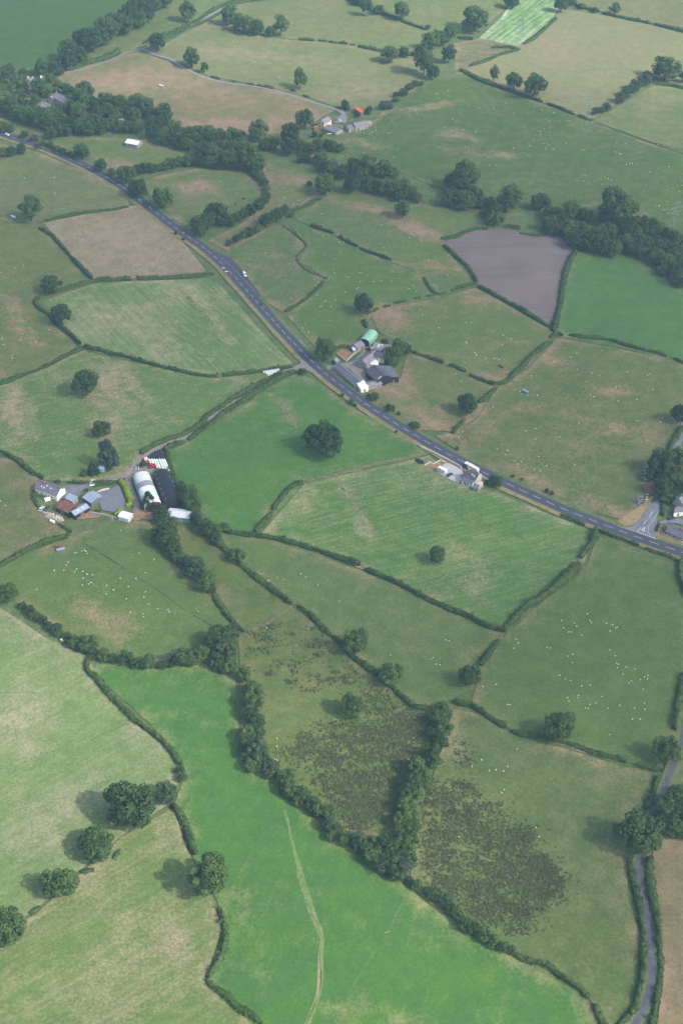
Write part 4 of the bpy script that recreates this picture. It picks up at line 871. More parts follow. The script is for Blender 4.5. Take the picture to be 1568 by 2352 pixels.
for c, r, s, wd, ht, lb in (
    (0, 1, '270,400 370,460 440,540 530,640 635,745', 2.6, 1.9, 'clipped hedge on the left side of the stubble field'),
    (0, 1, '315,348 450,318 600,292 780,270 885,250', 2.4, 1.8, 'clipped hedge along the top of the stubble field'),
    (0, 1, '235,905 300,860 420,827 560,787 640,765 760,755 905,752', 2.6, 1.9, 'hedge below the stubble field, left of the gateway'),
    (0, 1, '945,747 1100,744 1280,732 1470,714', 2.6, 1.9, 'hedge below the stubble field, right of the gateway'),
    (0, 1, '235,905 270,950 350,1000 420,1080 480,1122 560,1200', 2.4, 1.8, 'hedge down the left of the streaked mown field'),
    (0, 2, '580,45 700,68 850,107 1000,147 1150,187 1300,222 1420,240 1495,245', 2.8, 2.0, 'long hedge along the bottom of the streaked mown field'),
    (0, 2, '-60,315 0,295 150,242 330,172 460,102 575,45', 2.8, 2.0, 'hedge slanting from the left edge up to the mown field corner'),
    (1, 2, '-35,238 0,232 150,217 300,197 445,180', 2.4, 1.8, 'short hedge along the mown field foot by the pale bales'),
    (1, 2, '372,215 250,282 130,352 0,427 -90,485', 2.6, 1.9, 'hedge along the upper side of the lane, near the main road'),
    (0, 2, '1480,485 1430,512 1380,580 1270,642 1150,682 1040,732 970,777', 2.6, 1.9, 'hedge along the upper side of the lane, near the barns'),
    (1, 2, '462,207 300,287 150,387 0,477 -85,545', 3.0, 1.9, 'thick hedge along the lower side of the lane, near the main road'),
    (0, 2, '1480,547 1400,602 1300,682', 2.8, 1.9, 'hedge on the lower side of the lane above the bale stack gate'),
    (0, 2, '1275,692 1200,712 1140,742', 2.6, 1.8, 'short hedge beside the lane above the black bales'),
    (0, 2, '0,762 60,787 130,832 200,892 300,947', 2.4, 1.7, 'hedge behind the left-hand farmhouse'),
    (0, 2, '470,970 600,978 720,975 800,968', 1.8, 1.4, 'low hedge beside the drive to the left-hand farmhouse'),
    (0, 2, '650,1000 740,985 815,968', 1.4, 1.2, 'low hedge between the drive and tarmac yard'),
    (0, 3, '-60,405 0,375 130,302 250,237 360,202 470,177', 2.6, 1.9, 'hedge at the left edge above the lower sheep pasture'),
    (0, 3, '400,85 445,110 490,142', 1.8, 1.5, 'short hedge below the brown-roofed barn'),
    (0, 3, '1470,582 1510,642 1568,722 1630,790 1680,832', 2.0, 1.6, 'dark hedge at the foot of the tree belt below the barns'),
    (1, 3, '-20,135 150,160 300,182 420,207 550,242 660,282 780,322 910,367', 3.0, 2.1, 'long hedge below the mown field, left of its gateway'),
    (1, 3, '950,397 1060,447 1200,512 1350,592 1480,652 1600,702 1668,732 1790,792 1908,822', 3.0, 2.1, 'long hedge below the mown field, right of its gateway'),
    (0, 3, '1490,215 1530,245 1568,285 1640,355 1738,432 1868,532 2008,637', 3.0, 2.1, 'hedge running down to the muddy gateway in the middle'),
    (1, 3, '480,652 580,722 650,802 720,862 800,922 860,1000 960,1072 1032,1122', 3.0, 2.1, 'hedge above the rush field from muddy gateway to spreading oak'),
    (1, 4, '1050,-20 1130,32 1190,92 1260,152 1330,182 1410,187', 3.0, 2.1, 'curved hedge at the top of the rush field'),
    (1, 3, '310,0 260,60 190,142', 2.8, 1.8, 'rough hedge at the lower left corner of the mown field'),
    (1, 2, '520,968 440,1000 380,1070 310,1165', 2.6, 1.7, 'scrubby hedge at the upper left corner of the mown field'),
    (2, 3, '720,20 800,52 890,97', 2.0, 1.6, 'hedge strip along the main road at the mown field corner'),
    (2, 3, '985,130 1100,172 1180,202 1260,237', 1.8, 1.5, 'low roadside hedge left of the field gate opposite the junction'),
    (2, 3, '1310,257 1430,292 1540,337', 1.8, 1.5, 'low roadside hedge right of the field gate opposite the junction'),
    (2, 3, '962,122 942,210 892,282 852,328', 4.0, 2.4, 'thick hedge down from the main road beside the mown field'),
    (2, 3, '850,352 790,422 720,492 640,562 560,612 500,642 440,702 350,792 335,828', 4.6, 2.6, 'very thick hedge on the right of the mown field'),
    (2, 3, '300,892 240,962 170,1062', 3.4, 2.2, 'hedge between the large flock and the middle pasture'),
    (2, 3, '1545,342 1540,450 1562,505 1590,600', 2.0, 1.8, 'hedge at the right edge below the main road'),
    (2, 4, '-10,132 50,152 120,167 200,217 270,262 350,307', 3.0, 2.1, 'hedge below the flock, left of the gate'),
    (2, 4, '390,337 480,362 590,377 700,402 780,422 880,457 990,497 1100,522 1175,552', 2.4, 1.9, 'hedge under the big oak below the flock'),
    (2, 4, '1250,572 1330,592 1420,607', 2.4, 1.8, 'short hedge meeting the lane under the dark oak'),
    (2, 4, '1570,-60 1545,62 1522,200 1505,332', 3.0, 2.2, 'hedge along the lane at the right edge beside the flock'),
    (2, 4, '1395,642 1362,752 1310,872', 3.0, 2.0, 'hedge between the lane and the lower right pasture'),
    (2, 5, '1195,40 1215,182 1260,332 1280,482 1290,652 1280,852 1250,982 1225,1082 1160,1152 1120,1200', 2.6, 1.9, 'long hedge on the left of the lane in the bottom right corner'),
    (2, 5, '1340,30 1335,132 1352,282 1382,422 1397,562 1407,702 1412,832 1392,982 1372,1082 1350,1200', 3.4, 2.0, 'long thick hedge on the right of the lane, bottom right corner'),
    (2, 5, '400,692 450,727 550,752 640,782 720,852 800,907 850,932 910,987', 2.4, 1.9, 'hedge between vivid field and lower right pasture'),
    (2, 5, '955,1047 980,1112 1010,1176 1040,1240', 2.4, 1.9, 'hedge stub at the bottom edge by the vivid field corner'),
    (0, 3, '600,1030 602,1092 680,1162 760,1266 830,1336 920,1426 1050,1526 1140,1606 1200,1676 1240,1746', 2.6, 2.0, 'long winding hedge along the left of the vivid green field'),
    (0, 4, '1190,842 1250,922 1290,1022 1320,1122 1345,1190', 2.8, 2.1, 'sunlit hedge below the grey-green tree'),
    (0, 5, '1520,392 1545,502 1550,602 1520,722 1460,812 1430,882 1500,942 1568,990 1630,1062 1720,1112 1800,1180', 2.4, 1.9, 'crooked hedge below the yellow-green oak'),
    (0, 5, '780,40 830,-20', 2.2, 1.0, 'short strip of weeds between two sunlit trees'),
    (0, 5, '560,135 650,115', 2.0, 1.0, 'weedy bank above the rounded sunlit tree'),
    (0, 5, '210,420 280,370', 2.0, 1.0, 'weedy bank below the rounded sunlit tree'),
    (2, 1, '-100,470 0,462 60,432 130,407 220,402', 2.4, 1.8, 'hedge along the top left of the ploughed field'),
    (2, 1, '-80,520 0,590 60,642 110,702 150,775', 2.6, 1.9, 'hedge on the left of the ploughed field'),
    (2, 1, '150,777 80,797 0,817', 2.2, 1.7, 'short hedge meeting the ploughed field corner'),
    (2, 1, '155,802 280,862 400,932 520,1002 640,1077', 2.6, 1.9, 'straight hedge below the ploughed field'),
    (2, 1, '832,552 775,642 747,742 732,852 707,982 672,1112', 3.6, 2.2, 'thick hedge between ploughed and bright green fields'),
    (2, 1, '650,1155 700,1127 740,1137', 2.6, 1.9, 'hedge corner below the ploughed field'),
    (2, 1, '780,1137 850,1147 1050,1167 1200,1216 1350,1251 1450,1281', 2.2, 1.8, 'hedge along the foot of the bright green field'),
    (2, 2, '1500,122 1568,152 1640,180', 2.2, 1.8, 'hedge leaving the right edge below the bright green field'),
    (2, 2, '655,0 600,42 540,92 490,142 450,192 400,227 350,282 270,297', 2.8, 2.0, 'hedge on the left of the big right-hand sheep pasture'),
    (2, 2, '270,297 170,267 95,237', 2.4, 1.9, 'hedge from the pasture corner towards the roadside farm, lower part'),
    (1, 2, '1520,168 1568,180 1638,212', 2.4, 1.9, 'middle piece of the gappy hedge right of the roadside farm'),
    (1, 2, '1270,77 1380,112 1485,152', 2.4, 1.9, 'hedge leading right from the roadside farmhouse trees'),
    (2, 2, '275,332 220,387 160,427', 2.6, 1.9, 'short hedge above the dark oak right of the farm'),
    (2, 2, '60,542 0,612 -20,640', 2.4, 1.8, 'short hedge below the dark oak right of the farm'),
    (2, 2, '1565,592 1495,702 1452,792', 3.4, 2.2, 'hedge beside the upper side road at the right edge'),
    (1, 1, '445,283 540,242 600,207 650,190', 2.2, 1.7, 'hedge left of the big round tree by the river meadow'),
    (1, 1, '575,380 650,405 725,432', 2.4, 1.7, 'first piece of the dotted hedge across the sheep pasture'),
    (1, 1, '770,457 830,495 892,527', 2.4, 1.7, 'second piece of the dotted hedge across the sheep pasture'),
    (1, 1, '915,542 1010,577 1125,617', 2.4, 1.7, 'third piece of the dotted hedge across the sheep pasture'),
    (1, 1, '662,772 600,832 520,902 395,975', 2.2, 1.4, 'low hedge down to the main road through the sheep pasture'),
    (1, 1, '1350,742 1372,777 1402,822 1440,855', 2.0, 1.5, 'bushy hedge left of the pale pasture corner'),
    (1, 1, '1568,820 1540,832', 2.0, 1.5, 'hedge piece nearest the ploughed field on the gappy line'),
    (1, 1, '1500,843 1455,855', 2.0, 1.5, 'hedge piece at the meeting of two gappy lines'),
    (1, 1, '1425,860 1375,870', 2.0, 1.4, 'third piece of the gappy hedge above the pale pasture'),
    (1, 1, '1320,878 1280,885', 1.8, 1.3, 'fourth piece of the gappy hedge above the pale pasture'),
    (1, 1, '1228,897 1195,907 1145,915', 1.8, 1.3, 'fifth piece of the gappy hedge above the pale pasture'),
    (1, 1, '1112,930 1070,940', 1.8, 1.3, 'sixth piece of the gappy hedge above the pale pasture'),
    (1, 1, '1038,955 1000,972 955,995', 2.0, 1.5, 'hedge piece touching the pale green tree'),
    (1, 1, '940,1030 952,1082', 2.6, 1.6, 'short hedge above the green barn'),
    (1, 2, '750,47 790,38 835,42', 2.0, 1.5, 'garden hedge above the bare paddock of the farm'),
    (0, 0, '830,362 740,402 600,442 460,490', 5.5, 3.2, 'rough high hedge above the pale track, top left'),
    (0, 0, '1620,5 1568,28 1440,92 1370,142 1250,202 1120,252 990,302', 3.2, 2.2, 'outer hedge of the lane at the top left'),
    (0, 0, '1600,35 1568,62 1440,137 1320,187 1200,242 1120,272', 3.0, 2.0, 'inner hedge of the lane at the top left'),
    (0, 0, '560,1075 480,1068 400,1035 330,1003', 3.0, 2.0, 'far-side hedge of the main road at the upper left'),
    (1, 0, '-100,70 0,35 150,12 340,-10', 3.2, 2.0, 'hedge crossing the top edge left of centre'),
    (1, 0, '800,-10 920,47 1010,82 1130,122 1250,167 1360,207', 3.4, 2.2, 'long topmost middle hedge'),
    (1, 0, '1420,215 1455,220 1495,228', 3.2, 2.0, 'detached end of the topmost middle hedge'),
    (1, 0, '490,273 540,277 590,282', 3.0, 1.8, 'first clump of the dotted upper pasture hedge'),
    (1, 0, '625,282 680,288', 3.0, 1.8, 'second clump of the dotted upper pasture hedge'),
    (1, 0, '695,290 755,298', 3.0, 1.8, 'third clump of the dotted upper pasture hedge'),
    (1, 0, '768,297 822,305', 3.0, 1.8, 'fourth clump of the dotted upper pasture hedge'),
    (1, 0, '842,307 880,313', 3.0, 1.8, 'fifth clump of the dotted upper pasture hedge'),
    (1, 0, '897,322 960,337 1060,355', 3.8, 2.4, 'longest clump of the dotted upper pasture hedge'),
    (1, 0, '1180,372 1240,380 1285,382', 4.0, 2.8, 'hedge right of the rounded green tree'),
    (1, 0, '30,565 60,565', 3.0, 1.6, 'tiny hedge clump on the farmhouse track, leftmost'),
    (1, 0, '132,580 180,588', 3.0, 1.6, 'second hedge clump on the farmhouse track'),
    (1, 0, '205,588 235,595', 3.0, 1.8, 'third hedge clump on the farmhouse track'),
    (1, 0, '248,598 318,608', 3.0, 1.8, 'fourth hedge clump on the farmhouse track'),
    (1, 0, '435,622 465,632', 3.0, 1.8, 'hedge clump at the foot of the poplar-like tree'),
    (1, 0, '520,662 565,675', 3.0, 1.8, 'hedge clump just right of the poplar-like tree'),
    (0, 0, '1460,530 1510,545', 3.4, 1.8, 'hedge clump on the track right of the small tree'),
    (2, 0, '780,20 880,55 990,82', 3.6, 2.0, 'top right boundary hedge, left piece'),
    (2, 0, '1015,92 1110,115 1250,142 1355,167', 3.6, 2.0, 'top right boundary hedge, middle piece'),
    (2, 0, '1365,172 1450,192 1568,222 1650,240', 3.6, 2.2, 'top right boundary hedge, right piece'),
    (2, 0, '40,482 80,510 150,550 230,580 330,612 440,650 500,672 600,702', 3.4, 2.0, 'hedge under the three trees above the hillside pasture'),
    (2, 0, '635,722 690,738 760,768 820,792', 3.2, 2.0, 'hedge continuing right of the three hillside trees'),
    (2, 0, '852,805 900,822 935,835', 3.4, 2.0, 'hedge corner at the foot of the pylon'),
    (2, 0, '100,455 200,425 300,382 400,352 440,340', 3.6, 2.0, 'hedge below the rough ground left of the pale field'),
    (2, 0, '250,328 350,330 410,335', 3.6, 1.8, 'short hedge below the striped cut field'),
    (2, 0, '470,305 540,262 600,212 660,160 690,125', 4.0, 1.8, 'scrubby hedge between striped and pale fields'),
    (2, 0, '1380,580 1480,590 1568,610 1640,620', 3.6, 2.0, 'dark hedge right of the top right broad oak'),
    (2, 0, '1480,-30 1520,-10', 3.0, 2.0, 'hedge fragment at the top edge, far right'),
    (2, 0, '20,260 80,268 120,275', 4.5, 2.2, 'scrub row below the large dark oak at the top'),
    (2, 1, '440,432 540,447 620,447', 3.0, 1.0, 'low green bank above the ploughed field'),
    (2, 1, '330,388 390,385 440,402', 5.0, 2.2, 'scrub at the top edge of the ploughed field')):
    if lb == 'hedge fragment at the top edge, far right': continue
    hedge(P(c, r, s), wd * .92, ht * 1.0, lb)
hedge(Z('yard', '1340,155 1390,215 1440,300 1475,390 1500,450 1500,515 1440,560'), 2.7, 2.2, 'bright golden clipped hedge beside the tarmac yard', 'lime', .1, 14)
hedge(Z('yard', '1275,680 1325,630 1375,590'), 2.2, 1.6, 'short bright golden hedge by the small white shed', 'lime', .1, 14)
hedge(Z('yard', '90,330 95,430 130,530 190,580 260,590 300,540'), 2.0, 1.6, 'dark garden hedge curving round the left-hand farmhouse')
hedge(Z('barns', '900,180 960,420 1010,660 1080,820'), 2.2, 1.6, 'dark strip of weeds right of the bale stack and black barn', rough=.35)
hedge(P(1, 1, '370,372 470,442 540,515 475,605 550,690 680,742'), 1.6, .6, 'dark rushy ditch winding through the sheep pasture', 'rushgreen', .3, 9, 'ditch plants', name='ditch_rushes')
for s, lb in (('1290,1400 1340,1420 1270,1480', 'low garden shrubs left of the house gable by the junction'), ('1000,1420 990,1560 1010,1680', 'clipped hedge on the right of the side road'), ('960,1840 900,1960', 'weedy edge of the junction wall')):
    hedge(Z('junc', s), 1.8, 1.4, lb)
for k, s, lb in (('yard', '170,420 230,400', 'garden shrubs in front of the left-hand farmhouse'), ('yard', '820,300 880,310', 'shrub row at the drive bend of the left-hand farm'), ('yard', '390,190 470,190', 'shrubs behind the left-hand farmhouse extension'), ('yard', '990,620 1050,640', 'shrubs on the lower edge of the tarmac yard'), ('farm', '680,530 740,520', 'garden shrubs left of the roadside farmhouse'), ('farm', '920,790 1020,800', 'shrubs beside the white extension of the roadside farmhouse'), ('road', '1180,600 1260,540', 'dark shrubs beside the roadside house gable'), ('hill', '0,620 90,650', 'shrubs in the garden below the cream farmhouse')):
    hedge(Z(k, s), 2.2, 1.5, lb, cat='shrubs', name='garden_shrubs', rough=.4)

# ------------------------------------------------------------------ buildings
def ridge_frame(p1, p2, up):
    a = at(p1[0], p1[1], up); b = at(p2[0], p2[1], up)
    c = (a + b) / 2
    ang = math.atan2(b[1] - a[1], b[0] - a[0])
    return c, ang, float(np.linalg.norm((b - a)[:2]))
def wbox(side, L, W, pos, z, w_, h_, d0, d1, m):
    """box lying on a wall; side '-y','+y','-x','+x'"""
    sg = 1 if side[0] == '+' else -1
    if side[1] == 'y':
        y0, y1 = sorted((sg * (W / 2 + d0), sg * (W / 2 + d1)))
        m.box(pos - w_ / 2, pos + w_ / 2, y0, y1, z - h_ / 2, z + h_ / 2)
    else:
        x0, x1 = sorted((sg * (L / 2 + d0), sg * (L / 2 + d1)))
        m.box(x0, x1, pos - w_ / 2, pos + w_ / 2, z - h_ / 2, z + h_ / 2)
def window(root, L, W, side, pos, z, w_=1.0, h_=1.2, fm='white'):
    m = MB(); wbox(side, L, W, pos, z, w_ + .2, h_ + .2, -.05, .05, m); f = m.build('window', M[fm], root)
    m = MB(); wbox(side, L, W, pos, z, w_, h_, -.04, .07, m); m.build('pane', M['glass'], f)
def door(root, L, W, side, pos, w_=1.0, h_=2.0, mt='wood'):
    m = MB(); wbox(side, L, W, pos, h_ / 2, w_, h_, -.05, .05, m); m.build('door', M[mt], root)
def slab(y0, z0, y1, z1, x0, x1, t, m):
    """sloping roof slab from eave (y0,z0) to ridge (y1,z1)"""
    m.prism([(y0, z0), (y1, z1), (y1, z1 + t), (y0, z0 + t)], x0, x1)
def gable(name, label, cat, p1, p2, W, eave, ridge, wall, roof, wins=(), doors=(), chim=(), sky=(), over=.3, L=None, sheets=0, cmat='brick', offset=0.0, roof2=None):
    c, ang, L0 = ridge_frame(p1, p2, ridge)
    L = L or L0
    base = c.copy(); base[0] -= math.sin(ang) * offset; base[1] += math.cos(ang) * offset
    base[2] = float(hgt(base[0], base[1]))
    o = empty(name, base, ang)
    m = MB(); m.prism([(-W / 2, -1), (W / 2, -1), (W / 2, eave), (-offset, ridge), (-W / 2, eave)], -L / 2, L / 2)
    m.build('wall', M[wall], o)
    r = None
    for sg in (-1, 1):
        m = MB()
        dz = (ridge - eave) / (W / 2 + sg * offset) * over
        slab(sg * (W / 2 + over), eave - dz + .02, -offset, ridge + .02, -L / 2 - over, L / 2 + over, .16, m)
        rr = m.build('roof', M[roof if sg < 0 or roof2 is None else roof2], o)
        r = r or rr
    if sheets:                                          # roof sheet laps
        for k in range(1, sheets):
            x = -L / 2 + L * k / sheets
            m = MB(); slab(-W / 2 - over, eave - dz + .19, -offset, ridge + .19, x - .06, x + .06, .04, m); m.build('sheet_lap', M[roof], r)
    m = MB(); m.box(-L / 2 - over, L / 2 + over, -offset - .14, -offset + .14, ridge + .12, ridge + .26); m.build('ridge_cap', M['slate3' if roof.startswith('slate') else roof], r)
    for side, pos, z, *q in wins: window(o, L, W, side, pos, z, *q)
    for side, pos, *q in doors: door(o, L, W, side, pos, *q)
    for t in chim:
        m = MB(); x = t * (L / 2 - .45); m.box(x - .45, x + .45, -offset - .4, -offset + .4, ridge - .6, ridge + 1.2); ch = m.build('chimney', M[cmat], r)
        for q in (-.18, .18):
            m = MB(); m.tube((x + q, -offset, ridge + 1.2), (x + q, -offset, ridge + 1.55), .13, .11, 8); m.build('chimney_pot', M['brick'], o)
    for (t, f, w_, h_) in sky:                          # roof lights on the camera side slope
        x = t * L / 2; y0 = -offset + (-W / 2 + offset) * (f + h_); y1 = -offset + (-W / 2 + offset) * f
        zz_ = lambda y: ridge + (eave - ridge) * (y + offset) / (-W / 2 + offset)
        m = MB(); slab(y0, zz_(y0) + .2, y1, zz_(y1) + .2, x - w_ / 2, x + w_ / 2, .05, m); m.build('roof_light', M['skylight'], r)
    tag(o, label, cat)
    return o
def mono(name, label, cat, corners, hi, lo, wall, roof, wins=(), doors=(), up=None):
    """flat-topped building from its four roof corners"""
    g = [at(p[0], p[1], (hi + lo) / 2)[:2] for p in corners]
    c = sum(g) / 4; z0 = float(hgt(*c)); o = empty(name, (c[0], c[1], z0))
    l = [(q - c) for q in g]; hs = [hi, hi, lo, lo]
    m = MB(); m.add([(q[0], q[1], -1) for q in l] + [(q[0], q[1], h) for q, h in zip(l, hs)], [[3, 2, 1, 0], [4, 5, 6, 7]] + [[i, (i + 1) % 4, 4 + (i + 1) % 4, 4 + i] for i in range(4)])
    m.build('wall', M[wall], o)
    m = MB(); k = 1.05; m.add([(q[0] * k, q[1] * k, h + .03) for q, h in zip(l, hs)] + [(q[0] * k, q[1] * k, h + .18) for q, h in zip(l, hs)], [[3, 2, 1, 0], [4, 5, 6, 7]] + [[i, (i + 1) % 4, 4 + (i + 1) % 4, 4 + i] for i in range(4)])
    rf = m.build('roof', M[roof], o)
    for t in (.3, .7):
        a = l[0] * (1 - t) + l[1] * t; b = l[3] * (1 - t) + l[2] * t
        u = (l[1] - l[0]); u = u / np.linalg.norm(u) * .07
        m = MB(); m.add([(*(a - u), hi + .185), (*(a + u), hi + .185), (*(b + u), lo + .185), (*(b - u), lo + .185), (*(a - u), hi + .24), (*(a + u), hi + .24), (*(b + u), lo + .24), (*(b - u), lo + .24)], [[3, 2, 1, 0], [4, 5, 6, 7]] + [[i, (i + 1) % 4, 4 + (i + 1) % 4, 4 + i] for i in range(4)])
        m.build('sheet_lap', M[roof], rf)
    a, b = l[2], l[3]; t = (a + b) / 2; u = (b - a) / np.linalg.norm(b - a); nn = np.array((u[1], -u[0])); nn = nn if nn @ t > 0 else -nn
    m = MB(); q0 = t - u * .6 + nn * .01; q1 = t + u * .6 + nn * .01; q2 = q1 + nn * .05; q3 = q0 + nn * .05
    m.add([(*q0, 0), (*q1, 0), (*q2, 0), (*q3, 0), (*q0, min(2, lo * .85)), (*q1, min(2, lo * .85)), (*q2, min(2, lo * .85)), (*q3, min(2, lo * .85))], [[3, 2, 1, 0], [4, 5, 6, 7]] + [[i, (i + 1) % 4, 4 + (i + 1) % 4, 4 + i] for i in range(4)])
    m.build('door', M['wood'], o)
    tag(o, label, cat); return o
def barrel(name, label, p1, p2, W, side, rise, bands, endmat, wall, lights=0, n=14, dark_end=True):
    """round-roofed barn, ridge from p1 (far) to p2 (near); bands = [(from, to, material)] along its length"""
    top = side + rise
    c, ang, L = ridge_frame(p1, p2, top); base = (c[0], c[1], float(hgt(c[0], c[1]))); o = empty(name, base, ang)
    arc = [(-W / 2 * math.cos(math.pi * k / n), side + rise * math.sin(math.pi * k / n) ** .9) for k in range(n + 1)]
    m = MB(); m.prism([(-W / 2 + .1, -1)] + [(y * .98, z - .12) for y, z in arc] + [(W / 2 - .1, -1)], -L / 2 + .2, L / 2 - .2); m.build('wall', M[wall], o)
    first = None
    for (t0, t1, mt) in bands:
        x0 = -L / 2 + L * t0; x1 = -L / 2 + L * t1
        m = MB(); m.prism(arc + [(y * 1.0, z - .1) for y, z in arc[::-1]], x0 + .02, x1 - .02)
        rf = m.build('roof_sheeting', M[mt], o); first = first or rf
    for sg in (-1, 1):
        x = sg * (L / 2 - .18); m = MB(); m.prism([(-W / 2 + .3, 0)] + [(y * .95, z - .25) for y, z in arc] + [(W / 2 - .3, 0)], x - .08, x + .08); m.build('end_wall', M[endmat], o)
    for k in range(lights):
        x = -L / 2 + L * (k + .5) / lights
        for a_ in (.22, .78):
            th = math.pi * a_; y = -W / 2 * math.cos(th); z = side + rise * math.sin(th) ** .9
            nrm = Vector((0, -math.cos(th) * rise, math.sin(th) * W / 2)).normalized(); tg = Vector((0, nrm.z, -nrm.y))
            cc = Vector((x, y, z)) + nrm * .06; ux = Vector((.16, 0, 0)); m = MB()
            m.add([cc - ux - tg * .9, cc + ux - tg * .9, cc + ux + tg * .9, cc - ux + tg * .9, cc - ux - tg * .9 + nrm * .06, cc + ux - tg * .9 + nrm * .06, cc + ux + tg * .9 + nrm * .06, cc - ux + tg * .9 + nrm * .06], [[3, 2, 1, 0], [4, 5, 6, 7]] + [[i, (i + 1) % 4, 4 + (i + 1) % 4, 4 + i] for i in range(4)])
            m.build('roof_light', M['stone'], first)
    tag(o, label, 'barn'); return o
def zp(k, s): return Z(k, s)
# roadside farm
a, b = zp('farm', '190,770 560,1085'); gable('long_shed', 'long low slate-roofed shed beside the main road', 'shed', a, b, 6.2, 2.4, 4.0, 'stone', 'slate', [('-y', x, 1.5, .8, .8) for x in (-8, -3, 3, 8)], [('-y', 0)])
mono('white_shed', 'white-roofed shed at the roadside end of the farm', 'shed', zp('farm', '522,1120 640,1068 728,1178 592,1215'), 3.2, 2.9, 'white', 'whitesheet')
a, b = zp('farm', '700,1115 935,1060'); gable('stone_shed', 'purple-slated shed joined to the white-roofed shed', 'shed', a, b, 6.0, 2.2, 3.8, 'stone', 'slate2', [('-y', 0, 1.3, .8, .8)], [('-y', 2.5)], offset=1.0)
a, b = zp('farm', '815,795 1012,978'); gable('black_barn', 'large black barn with grey roof in the roadside farm', 'barn', a, b, 11.5, 4.2, 7.0, 'black', 'slate3', [], [('+x', -1, 3.5, 3.6, 'black')], sky=[(.85, .35, .9, .35)], offset=0, sheets=5)
mono('lean_to_barn', 'wide grey lean-to on the right of the black barn', 'barn', zp('farm', '900,815 1115,830 1262,990 1075,1000'), 5.4, 4.2, 'black', 'slate')
a, b = zp('farm', '615,705 835,535'); gable('farmhouse', 'long slate-roofed stone farmhouse beside the main road', 'farmhouse', a, b, 6.8, 4.4, 6.6, 'stone', 'slate2', [('-y', x, z, .8, 1.1) for x in (-4, 0, 4) for z in (1.4, 3.4)] + [('-x', 0, 3.4, .8, 1.0)], [('-y', 2), ('-x', -.6)], (-.98, .5))
a, b = zp('farm', '860,560 1025,590'); gable('farmhouse_wing', 'cream-walled wing of the roadside farmhouse with dark slates', 'house wing', a, b, 6.6, 5.2, 7.2, 'cream', 'slate3', [('-y', x, z, .9, 1.2) for x in (-1.6, 1.6) for z in (1.4, 3.9)] + [('+x', 0, 3.8, .9, 1.2)], [('-y', 0)], (.98,))
mono('white_extension', 'white flat-roofed extension behind the roadside farmhouse', 'extension', zp('farm', '745,765 835,685 905,750 835,815'), 3.0, 2.8, 'white', 'whitesheet')
a, b = zp('farm', '835,405 1105,455'); gable('grey_shed', 'grey sheet-roofed shed behind the roadside farmhouse', 'shed', a, b, 6.5, 2.6, 4.0, 'stone', 'fibre', [], [('-y', -2, 1.6, 2)], sky=[(-.35, .1, .8, .8), (.0, .05, .8, .3)], sheets=6)
mono('stone_store', 'small stone store left of the grey shed', 'store', zp('farm', '755,470 840,480 830,520 770,510'), 2.6, 2.3, 'stone', 'fibre')
mono('flat_outhouse', 'flat-roofed outhouse between grey shed and cream wing', 'outhouse', zp('farm', '850,500 1040,540 1030,575 850,530'), 2.4, 2.2, 'stone', 'slate2')
a, b = zp('farm', '470,430 590,362'); gable('slate_shed', 'purple-slated shed in front of the green barn', 'shed', a, b, 7.0, 2.6, 4.4, 'stone', 'slate2', [], [('-y', 1, 2.2, 2.2)])
mono('porch_shed', 'tiny white-roofed lean-to at the end of the purple-slated shed', 'shed', zp('farm', '432,490 480,475 512,512 462,540'), 2.2, 2.0, 'stone', 'whitesheet')
a, b = zp('farm', '795,165 655,335'); barrel('green_barn', 'pale green round-roofed barn at the roadside farm', a, b, 7.2, 3.0, 2.4, [(0, .5, 'greensheet'), (.5, 1, 'greensheet')], 'black', 'greensheet', 0)
mono('open_byre', 'dark open byre in the farmyard left of the black barn', 'byre', zp('farm', '680,950 760,925 900,1010 820,1050'), 2.8, 2.5, 'black', 'slate3')
mono('teal_shelter', 'pale blue-green shelter under the big roadside tree', 'shelter', zp('farm', '120,700 165,665 212,705 160,745'), 2.2, 2.0, 'teal', 'bluesheet')
mono('yard_store', 'small grey store between farmhouse and black barn', 'store', zp('farm', '690,800 770,790 790,830 700,850'), 2.4, 2.2, 'stone', 'fibre')
# left-hand farm
a, b = zp('yard', '150,165 470,285'); gable('white_farmhouse', 'long white farmhouse with grey slate roof at the left', 'farmhouse', a, b, 8.0, 3.6, 6.2, 'white', 'slate', [('-y', x, 1.5, .9, 1.1) for x in (-6, -3, 0, 4)] + [('-x', 0, 3.4, .9, 1)], [('-y', 2)], (-.5, .98), sky=[(-.5, .45, .7, .18), (-.28, .5, .7, .18), (-.1, .15, .7, .18), (.3, .3, .7, .18)])
mono('white_wing', 'white flat-roofed front wing of the left-hand farmhouse', 'house wing', zp('yard', '290,320 460,370 440,390 285,350'), 3.0, 2.9, 'white', 'whitesheet')
mono('blue_shed', 'blue-grey shed beside the left-hand farmhouse drive', 'shed', zp('yard', '545,430 600,355 725,400 655,478'), 3.2, 2.8, 'stone', 'bluesheet')
a, b = zp('yard', '880,345 1000,425'); gable('blue_garage', 'broad blue-grey roofed garage beside the tarmac yard', 'garage', a, b, 8.0, 2.6, 3.6, 'slate', 'bluesheet', [('-x', 0, 1.5, .8, .8)], [('-y', 0, 2.2, 2)])
a, b = zp('yard', '465,470 650,560'); gable('brown_barn', 'rusty brown-roofed barn at the left-hand farm', 'barn', a, b, 7.5, 3.6, 5.0, 'black', 'rust', [], [('-y', 0, 2.6, 2.6, 'wood')], sheets=5)
a, b = zp('yard', '640,625 850,505'); gable('grey_barn', 'narrow grey sheet-roofed barn right of the brown roof', 'barn', a, b, 5.0, 3.0, 4.2, 'black', 'bluesheet', [], [('-y', 0, 2.2, 2.2, 'wood')], sky=[(-.3, .3, .8, .3), (.4, .3, .8, .3)], sheets=5)
